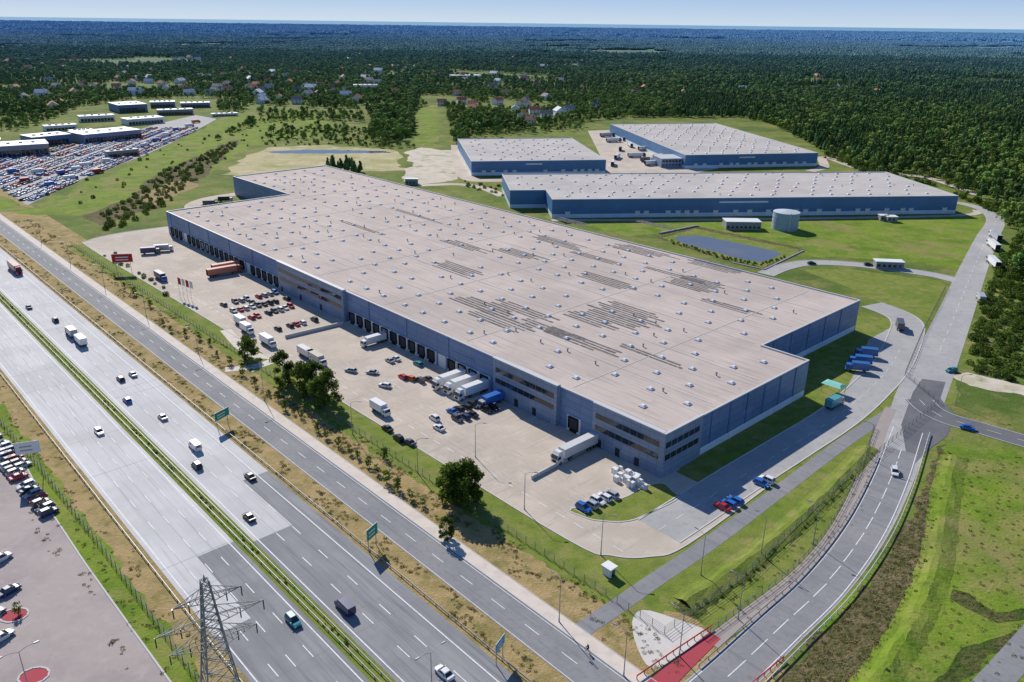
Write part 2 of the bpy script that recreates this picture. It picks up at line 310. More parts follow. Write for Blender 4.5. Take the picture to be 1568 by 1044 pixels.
poly('ditch_scrub',[(1568,965),(1480,995),(1395,1060),(1420,1080),(1500,1015),(1590,975)],.026,m_dark,rough=1.5)
poly('ditch_scrub',[(1030,930),(1120,880),(1230,790),(1330,690),(1338,700),(1245,800),(1140,895),(1060,945)],.022,m_dark,rough=1)  # flat strip; the ditch slope's shade is painted into its dark scrub colour
poly('ditch_scrub',[(1460,905),(1520,935),(1568,925),(1640,930),(1640,940),(1520,950),(1450,920)],.029,m_dark,rough=1.5)
def bank(name,pts,wd,hh,mat):
    w=smooth([tuple(P(*q)) for q in pts],6); mb=MB(); prof=[(-1,0),(-.55,.55),(-.1,1),(.25,.8),(.6,.25),(1,0)]; vs=[]
    for d,zz in prof: vs+=[(x+noise.noise(Vector((x/3,y/3,d)))*.8,y,zz*hh*(1+.5*noise.noise(Vector((x/5,y/5,d))))+.015) for x,y in offs(w,d*wd/2)]
    n=len(w); mb.add(vs,[(j*n+i,j*n+i+1,(j+1)*n+i+1,(j+1)*n+i) for j in range(len(prof)-1) for i in range(n-1)]); mb.obj(name,[mat])
bank('shade_ridge',[(1045,925),(1125,872),(1180,830),(1235,783),(1285,735),(1330,686)],6,.8,m_lawn)  # low ridges added along the dark lines so one side falls in shade
bank('shade_ridge',[(1330,1060),(1365,1010),(1395,960),(1415,915),(1432,870),(1442,810),(1448,760),(1462,700)],7,.8,m_green)
ribbon('road',rpts,rwd,[-x for x in rwd],.048,m_aspl)
ribbon('road',rpts[:46],4.3,-4.3,.058,m_asp)
er=smooth([tuple(P(*q)) for q in [(1408,612),(1425,628),(1455,642),(1500,655),(1568,675),(1700,712)]],6)
ribbon('road',er,4.5,-4.5,.063,m_aspd)
poly('road_junction',[(1380,650),(1398,600),(1412,580),(1448,585),(1440,610),(1462,636),(1450,668),(1420,690),(1392,720)],.054,m_aspd)
ar=smooth([tuple(P(*q)) for q in [(1172,420),(1200,409),(1240,402),(1300,404),(1370,412),(1430,421),(1470,431),(1480,434)]],6)
ribbon('road',ar,4,-4,.052,m_aspl); kerb('kerb',offs(ar,4.1)[:-8],False); kerb('kerb',offs(ar,-4.1)[:-8],False)
poly('bare_ground',[(1450,575),(1480,570),(1568,590),(1700,620),(1700,640),(1568,606),(1490,592)],.03,m_sand,rough=1)
ribbon('road',smooth([tuple(P(*q)) for q in [(1470,1100),(1530,1035),(1568,992),(1650,900),(1720,830)]],5),2.6,-2.6,.045,m_asp)
sw=smooth([tuple(P(*q)) for q in [(1088,985),(1150,938),(1222,882),(1275,822),(1312,755),(1336,695),(1352,652),(1364,625)]],6)
ribbon('pavement',sw,1.6,-1.6,.068,nmat('brown_pavers',(0.36,0.31,0.28),[((0.44,0.39,0.35),.4,.5,.7,.6)]))
poly('paved_apron',[(968,952),(984,934),(1030,946),(1086,970),(1045,1000),(1000,1024),(976,992)],.055,m_conc,sm=3)
poly('red_crossing',[(975,1056),(1040,1005),(1086,968),(1104,978),(1062,1020),(1022,1062)],.0735,m_red)
mk=MB()
for o in (3.9,-3.9): line(mk,rpts[:50],o,.2,.077)
dashes(mk,rpts[:46],0,6,2,.2,.077); dashes(mk,rpts[66:],0,4,6,.18,.077)
dashes(mk,ar,0,4,6,.15,.075); dashes(mk,er,0,4,4,.15,.085); line(mk,er,4.1,.15,.085); line(mk,er,-4.1,.15,.085)
dashes(mk,side[:40],.5,3,4,.15,.075)
mk.obj('road_markings',[m_white])
guardrail('guardrail',offs(rpts[:50],-5.6),.9,2.5,m_wh)
fence('railing',offs(sw,1.9)[:36],1.2,2.5)
guardrail('guardrail',offs(rpts[8:44],4.9),.8,3)
guardrail('red_barrier',[tuple(P(*q)) for q in [(975,1040),(1030,1002),(1090,962)]],1.0,2,m_sred)
guardrail('red_barrier',[tuple(P(*q)) for q in [(1140,1060),(1185,1022),(1200,1010)]],1.0,2,m_sred)
fence('mesh_fence',stp([(345,-47),(60,-47),(-36,-47),(-37,-20),(-33,40),(-31,100)])+[tuple(P(*q)) for q in [(1385,575),(1412,510),(1448,440)]],1.9)
# pond, behind
poly('embankment',[(1005,364),(1064,346),(1075,348),(1228,379),(1233,386),(1170,414),(1120,402)],.02,m_brown,rough=.8)
poly('pond_bank',[(1014,364),(1064,350),(1222,382),(1222,387),(1168,409),(1122,399)],.03,m_lawn,rough=.8)
poly('pond',[(1032,366),(1040,361),(1075,361),(1135,373),(1190,385),(1197,391),(1166,401),(1132,396),(1085,383),(1050,374)],.045,m_water,rough=.9)
k=MB(); wall_along(k,[tuple(P(*q)) for q in [(1010,358),(1064,347),(1070,347)]],1.2,0,.8); wall_along(k,[tuple(P(*q)) for q in [(1120,402),(1170,413),(1230,384)]],.8,0,.4); k.obj('retaining_wall',[m_grey])
poly('dry_field',[(340,268),(375,240),(410,226),(500,222),(600,230),(618,240),(615,262),(500,264),(430,266)],.02,m_dirt,rough=5)
poly('bare_ground',[(615,278),(630,255),(620,232),(650,226),(700,232),(706,262),(700,276),(650,282)],.03,m_sand,rough=4)
poly('puddle',[(405,232),(470,229),(590,231),(600,234),(500,235),(430,235)],.035,m_water,rough=2)
poly('field_grass',[(0,300),(60,318),(290,208),(345,178),(480,172),(520,200),(380,225),(300,275),(180,330),(40,330),(-60,320)],.011,m_green,rough=5)
poly('field_grass',[(628,222),(640,190),(636,165),(668,160),(674,190),(665,224)],.014,m_green,rough=4)
poly('scrub',[(245,262),(330,225),(372,212),(340,240),(300,280),(240,318),(150,345),(130,330),(200,300)],.0225,m_brown,rough=5)
poly('dry_field',[(215,300),(240,285),(290,275),(300,285),(262,305),(225,318)],.0265,nmat('rusty_grass',(0.32,0.21,0.09),[((0.2,0.2,0.06),.12,.45,.65,.9)],rough=.95),rough=5)
poly('field_grass',[(885,340),(1000,338),(1240,338),(1500,330),(1510,345),(1470,412),(1350,396),(1220,392),(1080,350),(960,362)],.013,m_green,rough=2)
poly('field_grass',[(1225,412),(1300,412),(1440,430),(1455,440),(1420,500),(1380,480),(1300,440)],.0155,m_lawn)
ribbon('service_road',smooth([tuple(P(*q)) for q in [(170,390),(178,376),(215,366),(262,358),(300,372)]],6),4,-4,.045,m_yard)
ribbon('service_road',smooth([tuple(P(*q)) for q in [(380,318),(340,324),(305,322),(296,314),(320,304),(370,296)]],6),5,-5,.047,m_yard)
ribbon('service_road',smooth([tuple(P(*q)) for q in [(640,284),(700,282),(740,288),(770,300)]],6),4,-4,.046,m_yard)
poly('truck_yard',[(900,200),(960,198),(1050,240),(1100,258),(1060,266),(930,268),(920,240)],.033,m_yard)
ribbon('service_road',smooth([tuple(P(*q)) for q in [(700,222),(705,250),(716,272),(760,276),(900,272),(1000,270)]],6),6,-6,.04,m_yard)
ribbon('service_road',smooth([tuple(P(*q)) for q in [(1240,262),(1262,255),(1262,240),(1330,262),(1420,272),(1500,300)]],6),4,-4,.038,m_yard)
ribbon('service_road',smooth([tuple(P(*q)) for q in [(845,338),(1100,337),(1460,331),(1500,322)]],4),4,-1,.042,m_yard)
ribbon('path',smooth([tuple(P(*q)) for q in [(345,505),(380,540),(420,548),(395,560),(345,566)]],6),2,-2,.0455,m_pave)
# ------------------------------------------------------------------ warehouses
def shell(e,out,h,mw,mr,par=.5,th=.5,band=None,trim=m_trim):
    n=len(out); mb=MB()
    def ins(d):
        r=[]
        for i in range(n):
            a=Vector(out[i-1]);b=Vector(out[i]);c=Vector(out[(i+1)%n]); t1=(b-a).normalized();t2=(c-b).normalized()
            n1=Vector((-t1.y,t1.x));n2=Vector((-t2.y,t2.x)); r.append(b+n1*d+n2*d if abs(t1.dot(t2))<.5 else b+n1*d)
        return r
    inn=ins(th)
    o3=[(x,y,0) for x,y in out]+[(x,y,h) for x,y in out]
    mb.add(o3,[(i,(i+1)%n,n+(i+1)%n,n+i) for i in range(n)]); mb.obj('walls',[mw],e)
    mb=MB(); op=ins(-.08)
    mb.add([(p.x,p.y,h) for p in op]+[(p.x,p.y,h) for p in inn],[(i,(i+1)%n,n+(i+1)%n,n+i) for i in range(n)])
    mb.add([(p.x,p.y,h) for p in inn]+[(p.x,p.y,h-par) for p in inn],[(i,(i+1)%n,n+(i+1)%n,n+i) for i in range(n)])
    mb.add([(p.x,p.y,h-.3) for p in op]+[(p.x,p.y,h) for p in op],[(i,(i+1)%n,n+(i+1)%n,n+i) for i in range(n)])
    mb.obj('parapet',[trim],e)
    mb=MB(); mb.add([(p.x,p.y,h-par) for p in inn],[tuple(range(n))]); mb.obj('roof',[mr],e)
    if band:
        mb=MB(); ob=ins(-.06); mb.add([(p.x,p.y,0) for p in ob]+[(p.x,p.y,band) for p in ob]+[(x,y,band) for x,y in out],[(i,(i+1)%n,n+(i+1)%n,n+i) for i in range(n)]+[(n+i,n+(i+1)%n,2*n+(i+1)%n,2*n+i) for i in range(n)]); mb.obj('plinth',[m_band],e)
def skylights(e,rects,h,dx,dy,sx=1.0,sy=.8):
    mb=MB(); ve=MB(); j=0
    for (x0,x1,y0,y1) in rects:
        y=y0+dy*.5
        while y<y1-2:
            x=x0+dx*.5+(dx*.5 if j%2 else 0); j+=1
            while x<x1-2:
                a_=x+U(-1.2,1.2)
                if R()<.85: mb.box(a_-sx,a_+sx,y-sy,y+sy,h,h+.3,1); mb.box(a_-sx*.93,a_+sx*.93,y-sy*.93,y+sy*.93,h+.3,h+.65,0,.45,.35)
                if R()<.22:
                    a=x+U(2,dx*.6); b=y+U(1,dy*.4); ve.cyl((a,b,h),(a,b,h+.9),.22,.22,6,0); ve.cyl((a,b,h+.9),(a,b,h+1.15),.4,.3,6,0)
                x+=dx
            y+=dy
    mb.obj('skylights',[m_sky,m_kerb],e); ve.obj('roof_vents',[m_grey],e)
sL=336; tB=73; sC=16.5; tD=143; sN=412
RH=HB-.5
mw=empty('warehouse',(A.x,A.y,0),math.atan2(-es.y,-es.x))
shell(mw,[(-sL,0),(0,0),(0,tB),(-sC,tB),(-sC,tD),(-sN,tD),(-sN,tB),(-sL,tB)],HB,m_clad,m_roof,band=None)
skylights(mw,[(-sL+3,-3,3,tB),(-sN+3,-sC-3,tB,tD-3)],RH,12.5,10.6)
mb=MB(); mb.box(.0,.12,16,tB-.5,0,2.2,0); mb.box(-sC,-sC+.12,tB+1,tD-1,0,2.2,0); mb.box(-sC+1,-.5,tB,tB+.12,0,2.2,0); mb.obj('plinth',[m_band],mw)
mb=MB()
for (u,v,n,ln) in [(702,412,6,26),(715,378,5,30),(795,388,5,24),(745,470,5,30),(765,490,5,26),(800,474,4,26),(845,505,3,26),(885,520,4,30),(925,488,9,24),(965,478,7,26),(930,430,5,28),(1065,434,9,22),(1100,408,6,26),(985,385,6,30),(860,372,5,30),(915,395,3,26),(1050,425,2,36),(560,350,2,40),(1000,545,2,30),(1120,470,3,26),(640,330,2,40),(880,340,4,24),(1010,345,3,26)]:
    s,t=ST(u,v,RH)
    for i in range(n):
        tt=t+(i-n/2)*1.75; a=-s-ln/2+U(-3,3); b=a+ln*U(.75,1.1); zt=RH+.03+.004*(i%3)+.001*(n+ln)%.02
        if tt+1>tB-1 and tt<tB+1: continue
        x=a
        while x<b:
            q=min(b,x+U(5,14)); mb.box(x,q,tt,tt+U(.8,1.15),RH-.02,zt+U(0,.01),0); x=q+U(.15,.5)
mb.obj('weathered_strips',[m_strip],mw)
mb=MB()
for t in (24,48,tB,97,120):
    x=-sL+5 if t<tB else -sN+5
    mb.box(x,-sC-3 if t>=tB else -3,t,t+.3,RH,RH+.1,0)
for x in range(-324,-8,48): mb.box(x,x+.25,3,tD-4 if x<-sC-5 else tB-3,RH,RH+.08,0)
mb.obj('roof_joints',[m_kerb],mw)
offices=[(0,24),(ST(848,612,9)[0],ST(748,568,9)[0]),(ST(515,462,9)[0],ST(430,412,9)[0])]
db=MB(); dd=MB(); of=MB(); gl=MB()
for a,b in offices:
    of.box(-b,-a,-1.6,-.01,0,HB+.5,0); of.box(-b-.1,-a+.1,-1.7,-.2,HB+.5,HB+.75,1)
    for z0,z1 in ((8.6,10.2),(5.0,6.6)):
        n=max(2,int((b-a-2)/2.4)); st=(b-a-2)/n
        for i in range(n): gl.box(-b+1+i*st+.08,-b+1+(i+1)*st-.08,-1.66,-1.59,z0,z1,0)
    n=3
    for i in range(n): gl.box(-b+2+i*(b-a-4)/n,-b+3.6+i*(b-a-4)/n,-1.66,-1.59,0.1,2.6,0)
of.box(0.01,.6,-1.59,15,0,HB+.48,0); of.box(-.08,.75,-1.68,15.1,HB+.48,HB+.72,1)
for z0,z1 in ((8.6,10.2),(5.0,6.6)):
    for i in range(6): gl.box(.59,.66,-1+i*2.5,1.2+i*2.5,z0,z1,0)
s=26.5; k=0
def inoff(s):
    return any(a-2.6<s<b+2.6 for a,b in offices)
while s<sL-4:
    if not inoff(s) and not (k%13==12):
        db.box(-s-2.55,-s+2.55,-.35,-.01,0,4.9,0)
        dd.box(-s-1.65,-s+1.65,-.42,-.34,.9,4.4,0 if R()<.75 else 4); dd.box(-s-1.9,-s+1.9,-.85,-.40,4.4,4.75,1); dd.box(-s-1.3,-s+1.3,-.7,-.36,0.1,.95,1)
        dd.box(-s-1.95,-s-1.65,-.75,-.36,.9,4.4,1); dd.box(-s+1.65,-s+1.95,-.75,-.36,.9,4.4,1)
    elif not inoff(s):
        dd.box(-s-2,-s+2,-.15,-.01,0,4.6,2)
    if k%7==3: dd.box(-s-6,-s+6,-.1,-.012,7.4,8.2,3)
    s+=5.6; k+=1
of.obj('office_blocks',[m_cladl,m_trim],mw); gl.obj('windows',[m_glass],mw); db.obj('dock_surrounds',[m_wh],mw); dd.obj('dock_doors',[m_door,m_tyre,m_wh,m_cladd,m_grey],mw)
mb=MB()
for y in range(20,70,9): mb.box(.01,.2,y,y+.25,2.2,HB-.4,0)
for y in (30,52): mb.box(.13,.2,y,y+1.2,0,2.3,1)
for y in range(80,140,12): mb.box(-sC+.01,-sC+.2,y,y+.25,2.2,HB-.4,0)
for x in range(-330,-20,24): mb.box(x,x+.25,-.2,-.01,4.9,HB-.4,0)
mb.obj('downpipes',[m_cladd,m_wh],mw)
def frame_from(fl,fr):
    a=P(*fl); b=P(*fr); d=(b-a); return a,math.atan2(d.y,d.x),d.length
def rel(a,ang,p):
    d=p-a; c,s=math.cos(ang),math.sin(ang); return d.x*c+d.y*s,-d.x*s+d.y*c
def whouse(name,fl,fr,back,h,lefts=None,docks=True,wall=m_cladd):
    a,ang,Ln=frame_from(fl,fr); dep=rel(a,ang,P(*back,h))[1]; e=empty(name,(a.x,a.y,0),ang)
    out=[(0,0),(Ln,0),(Ln,dep),(0,dep)]; rects=[(3,Ln-3,3,dep-3)]
    if lefts:
        x,y=rel(a,ang,P(*lefts,h)); out=[(0,0),(Ln,0),(Ln,dep),(x,dep),(x,y),(0,y)]; rects.append((x+2,3,y+2,dep-3))
    shell(e,out,h,wall,m_roof2,band=2.4); skylights(e,rects,h-.5,13,12)
    mb=MB()
    if docks:
        x=8
        while x<Ln-8:
            if R()<.75: mb.box(x,x+3,-.3,-.07,.6,3.8,0); mb.box(x-.3,x+3.3,-.6,-.07,3.8,4.1,1)
            x+=U(5,14)
    mb.box(Ln*.4,Ln*.4+Ln*.12,-.12,-.01,h-3.2,h-2.2,0)
    mb.obj('dock_doors',[m_wh,m_trim],e)
    return e,Ln,dep
whouse('warehouse',(845,334),(1462,327),(1100,264),11.5,lefts=(781,291))
e,Ln,dep=whouse('warehouse',(722,269),(927,266),(810,211),11)
e,Ln,dep=whouse('warehouse',(1048,258),(1250,254),(1080,188),11)
mb=MB(); mb.box(-18,-.1,6,28,0,7,0); mb.box(-18.2,-.1,5.8,28.2,7,7.4,1)
for z in (1.5,4.5):
    for i in range(6): mb.box(-17+i*2.8,-15.2+i*2.8,5.9,6.02,z,z+1.4,2)
mb.obj('office_wing',[m_cladl,m_trim,m_glass],e)
a=P(1201,350); e=empty('storage_tank',(a.x,a.y,0)); mb=MB(); mb.cyl((0,0,0),(0,0,10),7.4,7.4,40,0,False); mb.cyl((0,0,10),(0,0,11),7.5,1,40,1); 
for z in (2.5,5,7.5,9.9): mb.cyl((0,0,z),(0,0,z+.15),7.5,7.5,40,1,True)
mb.box(-.3,.3,-7.9,-7.4,0,10.5,1); mb.obj('shell',[m_tank,m_tankr],e)
def smallb(name,u,v,w,d,h,rz=0,roof=m_wh,wall=m_grey):
    a=P(u,v); e=empty(name,(a.x,a.y,0),rz); mb=MB(); mb.box(-w/2,w/2,0,d,0,h,0); mb.box(-w/2-.3,w/2+.3,-.3,d+.3,h,h+.35,1)
    for i in range(int(w/2.5)): mb.box(-w/2+.6+i*2.5,-w/2+2+i*2.5,-.05,.02,1,2.2 if i else 2.3,2)
    mb.box(w/2-.02,w/2+.05,d*.3,d*.3+1,0.05,2.1,2)
    mb.obj('body',[wall,roof,m_glass],e)
smallb('pump_house',1138,352,20,9,4.5); smallb('gatehouse',1362,412,13,5,3.4,-.1); smallb('utility_kiosk',1366,340,6,5,3); smallb('utility_kiosk',1354,338,5,4,3)
smallb('utility_kiosk',1012,312,4,3,2.4); smallb('utility_kiosk',928,882,2.2,1.8,2,ANG-math.pi,m_wh,m_wh); smallb('utility_kiosk',630,283,9,4,4)
# ------------------------------------------------------------------ vehicles
PAINT={}
def paint(c):
    if c not in PAINT: PAINT[c]=nmat('car_paint',c,rough=.3,spec=.6)
    return PAINT[c]
WHT=(.78,.78,.78);SIL=(.42,.43,.45);BLK=(.012,.013,.016);GRY=(.09,.095,.105);RED=(.5,.015,.015);BLU=(.02,.14,.5);DBL=(.01,.03,.12);TEA=(.02,.25,.28);ORG=(.7,.16,.02);BRN=(.25,.09,.06);BEI=(.5,.45,.36)
CARS={}
def wheels(mb,xs,y,r,w=.22,tm=2,rm=3):
    for x in xs:
        for sg in (-1,1):
            mb.cyl((x,sg*y,r),(x,sg*(y-w),r),r,r,14,tm); mb.cyl((x,sg*(y+.01),r),(x,sg*(y-.02),r),r*.6,r*.6,10,rm)
def loft(mb,sts,m):
    n=len(sts); vs=[]
    for x,z0,z1,z2,a,b,c in sts: vs+=[(x,-a,z0),(x,-b,z1),(x,-c,z2),(x,c,z2),(x,b,z1),(x,a,z0)]
    fs=[]
    for i in range(n-1):
        for k in range(6): fs.append((i*6+k,i*6+(k+1)%6,(i+1)*6+(k+1)%6,(i+1)*6+k))
    fs+=[tuple(range(5,-1,-1)),tuple((n-1)*6+k for k in range(6))]
    mb.add(vs,[f[::-1] for f in fs],m)
def car_mesh(kind,c):
    if (kind,c) in CARS: return CARS[kind,c]
    mb=MB()
    if kind=='van':
        loft(mb,[(-2.7,.35,1.1,2.2,.9,.98,.86),(1.1,.3,1.1,2.25,.95,.98,.86),(1.75,.3,1.15,1.35,.95,.96,.86),(2.6,.3,.75,1.0,.9,.93,.8),(2.7,.4,.6,.8,.8,.85,.75)],0)
        loft(mb,[(1.12,1.35,1.4,2.12,.88,.88,.8),(1.72,1.3,1.36,1.42,.88,.88,.84)],1); mb.box(.2,1.0,-.985,.985,1.3,1.9,1,.1,.06); wheels(mb,(-1.7,1.75),.96,.36)
        mb.box(-2.73,-2.68,-.8,-.65,.9,1.5,5);mb.box(-2.73,-2.68,.65,.8,.9,1.5,5); mb.box(2.62,2.72,-.8,-.5,.7,.9,4); mb.box(2.62,2.72,.5,.8,.7,.9,4); mb.box(-2.72,-2.69,-.6,.6,1.3,1.9,1)
    else:
        su=kind=='suv'; bz=1.0 if su else .88; tz=1.7 if su else 1.44; rr=kind!='sedan'
        xb=-2.15
        loft(mb,[(xb,.35,.6,.82 if not rr else bz-.05,.74,.8,.72),(xb+.12,.25,.62,bz+.02,.82,.88,.78),(-1.3,.22,.65,bz+.04,.86,.91,.82),(.0,.22,.65,bz+.02,.87,.91,.82),(1.0,.22,.62,bz,.86,.90,.80),(1.75,.25,.58,bz-.12,.84,.88,.74),(2.08,.28,.55,bz-.24,.78,.83,.68),(2.2,.35,.5,.6,.7,.74,.66)],0)
        x0=-2.02 if rr else -1.55; x1=-1.7 if rr else -.95
        b=[(x0,-.80,bz),(1.15,-.80,bz),(1.15,.80,bz),(x0,.80,bz),(x1,-.62,tz-.05),(.3,-.62,tz-.05),(.3,.62,tz-.05),(x1,.62,tz-.05)]
        mb.add(b,[(4,5,6,7),(0,1,5,4),(1,2,6,5),(2,3,7,6),(3,0,4,7)],1)
        mb.box(x1-.06,.36,-.66,.66,tz-.055,tz+.03,0,.14,.1)
        for sg in (-1,1):
            mb.add([(-.6,sg*.81,bz),(-.5,sg*.81,bz),(-.5,sg*.635,tz-.05),(-.6,sg*.635,tz-.05)],[(0,1,2,3)],0)
            mb.add([(1.15,sg*.81,bz),(1.02,sg*.82,bz),(.2,sg*.64,tz-.04),(.32,sg*.63,tz-.04)],[(0,1,2,3)],0)
            mb.add([(x0,sg*.81,bz),(x0+.25,sg*.82,bz),(x1+.2,sg*.64,tz-.04),(x1,sg*.63,tz-.04)],[(0,1,2,3)],0)
        wheels(mb,(-1.32,1.36),.9,.33)
        for sg in (-1,1):
            mb.box(1.98,2.17,sg*.62-.14,sg*.62+.14,.58,.72,4); mb.box(-2.18,-2.05,sg*.66-.12,sg*.66+.12,.66,.84,5); mb.box(.85,1.0,sg*.98-.1,sg*.98+.1,bz+.02,bz+.16,0)
        mb.box(2.1,2.215,-.4,.4,.42,.56,2)
    me=mb.mesh('car_body',[paint(c),m_glass,m_tyre,m_rim,m_lamp,m_tail]); CARS[kind,c]=me; return me
def truck_mesh(cab,box,ln=13.6,kind='semi'):
    key=(kind,cab,box,ln)
    if key in CARS: return CARS[key]
    mb=MB()
    if kind=='semi':
        fx=(ln+2.9)/2; mb.box(fx-2.3,fx,-1.24,1.24,.55,3.1,0,.35,.08,tx0=0); mb.box(fx-2.2,fx-.5,-1.1,1.1,3.1,3.75,0,.5,.15,tx0=0)
        mb.add([(fx-.12,-1.1,1.75),(fx-.12,1.1,1.75),(fx-.27,1.08,2.9),(fx-.27,-1.08,2.9)],[(0,1,2,3)],1)
        for sg in (-1,1): mb.box(fx-1.4,fx-.45,sg*1.23-.03,sg*1.23+.03,1.75,2.6,1); mb.box(fx-.35,fx-.2,sg*1.42-.1,sg*1.42+.1,1.8,2.6,2); mb.box(fx-.02,fx+.03,sg*.9-.22,sg*.9+.22,.75,1.0,4)
        mb.box(fx-.02,fx+.02,-.65,.65,.8,1.5,2)
        x1=fx-2.9; x0=x1-ln; mb.box(x0+.3,fx-.5,-.45,.45,.7,1.05,2); mb.box(x0,x1,-1.27,1.27,1.2,4.0,6); mb.box(x0-.04,x1+.04,-1.3,1.3,1.05,1.2,2); mb.box(x0-.03,x0,-1.2,1.2,1.3,3.9,2)
        mb.box(x0+ln*.38,x1-ln*.24,-1.25,1.25,.45,1.0,7)
        wheels(mb,(fx-1.3,fx-4.9,x0+1.5,x0+2.8)+((x0+4.1,) if ln>12 else ()),1.25,.5,.35)
    else:
        fx=ln/2+1.2; mb.box(fx-1.9,fx,-1.1,1.1,.5,2.5,0,.4,.1,tx0=0); mb.add([(fx-.15,-1,1.5),(fx-.15,1,1.5),(fx-.36,.95,2.3),(fx-.36,-.95,2.3)],[(0,1,2,3)],1)
        for sg in (-1,1): mb.box(fx-1.3,fx-.5,sg*1.09-.03,sg*1.09+.03,1.45,2.1,1); mb.box(fx-.02,fx+.03,sg*.8-.2,sg*.8+.2,.7,.9,4)
        x1=fx-2.1; x0=x1-ln; mb.box(x0,x1,-1.2,1.2,1.05,3.4,6); mb.box(x0-.03,x1+.03,-1.22,1.22,.9,1.05,2); mb.box(x0,fx-.5,-.4,.4,.55,.9,2); wheels(mb,(fx-1,x0+1.6),1.15,.45,.3)
    me=mb.mesh('truck_body',[paint(cab),m_glass,m_tyre,m_rim,m_lamp,m_tail,paint(box),m_grey]); CARS[key]=me; return me
TA=ANG-math.pi/2
def car(u,v,a,c,kind='hatch',name='car'):
    return inst(name,car_mesh(kind,c),P(u,v,.5),a,.06)
def truck(u,v,a,cab,box,ln=13.6,kind='semi',name='truck'):
    return inst(name,truck_mesh(cab,box,ln,kind),P(u,v,1.5),a,.06)
NEAR=ANG+math.pi
for u,v,c,k in [(46,470,DBL,'sedan'),(86,490,BLK,'suv'),(185,580,BLK,'hatch'),(204,573,SIL,'sedan'),(201,611,BLU,'hatch'),(251,638,SIL,'sedan'),(159,659,WHT,'hatch'),(304,712,BLK,'suv'),(376,732,BLK,'sedan'),(388,789,BLK,'sedan'),(462,944,TEA,'suv'),(680,1031,WHT,'sedan')]:
    s,t=ST(u,v,.5); lanes=(-109.2,-105.8,-102.3,-98.7,-89.3,-85.3,-81.2); t=min(lanes,key=lambda x:abs(x-t))
    inst('car',car_mesh(k,c),W(s,t+U(-.3,.3)),ANG if t>-94 else NEAR,.05)
s,t=ST(533,926,.8); inst('van',car_mesh('van',DBL),W(s,-89.3),ANG,.05); s,t=ST(321,674,1); inst('van',car_mesh('van',WHT),W(s,-85.3),ANG,.05)
s,t=ST(132,519,1.5); inst('truck',truck_mesh(DBL,WHT,6.5,'box'),W(s,-85.3),ANG,.05); inst('truck',truck_mesh(BLK,SIL,6,'box'),W(s+11,-85.3),ANG,.05)
s,t=ST(23,411,1.5); inst('truck',truck_mesh(RED,BRN),W(s,t),NEAR,.05)
car(1370,722,math.radians(70)+math.pi,WHT); car(1482,655,math.radians(-28),BLU,'sedan'); car(1457,567,math.radians(200),TEA,'hatch'); car(1330,405,0,BLK); car(1350,405,0,SIL); car(1243,403,.2,BLK)
truck(1502,456,math.radians(70),WHT,SIL,7,'box'); truck(1521,376,math.radians(75),WHT,WHT); truck(1521,402,math.radians(75),SIL,WHT,13.6); truck(1524,362,math.radians(75),WHT,SIL,13.6)
dk=TA+math.pi
for u,v,c,b in [(886,684,WHT,(.66,.66,.64)),(687,581,WHT,WHT),(705,588,WHT,WHT),(722,597,WHT,WHT)]:
    s,t=ST(u,v,2); inst('truck',truck_mesh(c,b,13.6 if u==886 else 9.5),W(s,-9.5 if u==886 else t),dk,.06)
s,t=ST(766,605,2); inst('truck',truck_mesh(SIL,BLU,7,'box'),W(s,-6.5),dk,.06)
truck(572,521,dk,WHT,WHT,8,'box'); truck(369,492,NEAR,RED,WHT,6,'box'); truck(378,503,NEAR,WHT,WHT,5.5,'box'); truck(410,522,NEAR,WHT,WHT,7,'box'); truck(345,416,NEAR+math.radians(85),BRN,(.5,.16,.11)); truck(352,409,NEAR+math.radians(85),WHT,(.55,.25,.17))
truck(246,423,NEAR,BLU,DBL,8,'box'); truck(582,625,NEAR,WHT,WHT,6,'box'); truck(470,541,NEAR,WHT,(.62,.6,.58),8,'box'); truck(485,549,NEAR,WHT,BEI,8,'box')
truck(1278,616,math.radians(40),SIL,(.1,.35,.36),6,'box')
for i,(u,v) in enumerate([(1327,540),(1318,552),(1313,562)]): truck(u,v,math.radians(165),BLU,(.03,.13,.36),5.5,'box')
truck(1378,497,math.radians(70),BLK,GRY,7,'box'); truck(230,384,.3,GRY,DBL,7,'box'); truck(322,311,.2,DBL,GRY,7,'box'); truck(345,305,.2,WHT,BLK,7,'box'); truck(250,380,.3,WHT,SIL,7,'box')
for u,v in [(945,240),(950,228),(938,250),(975,238),(990,245),(965,222),(1000,250),(985,228),(940,215),(1010,240),(957,213),(930,207)]: truck(u,v,U(0,.6)+1.2*(R()<.5),random.choice([WHT,BLU,SIL,BLK]),random.choice([WHT,SIL,GRY,WHT,WHT]),random.choice([8,13.6]))
for u,v in [(150,262),(118,258),(60,262),(255,206),(290,192),(180,236),(20,262),(240,214),(205,232),(132,252),(95,264),(270,198),(222,222),(165,246),(40,276),(300,186),(78,282),(108,272)]: truck(u,v,U(.5,1.1),random.choice([WHT,BLU,RED]),random.choice([WHT,WHT,RED,BLU,ORG]),random.choice([6,8]),'box')
cols=[WHT,SIL,BLK,GRY,RED,BLU,DBL,SIL,BLK,WHT,GRY]
kinds=['hatch','sedan','suv','hatch']
def row(p0,p1,a,cs=None,skip=.1,pitch=2.6,nm='parked_car'):
    A0=P(*p0,.5);A1=P(*p1,.5); L=(A1-A0).length; n=int(L/pitch)+1
    for i in range(n):
        if R()<skip: continue
        q=A0.lerp(A1,min(1,i*pitch/L)); inst(nm,car_mesh(random.choice(kinds),random.choice(cs or cols)),(q.x+U(-.12,.12),q.y+U(-.12,.12)),a+U(-.04,.04)+(math.pi if R()<.4 else 0),.06)
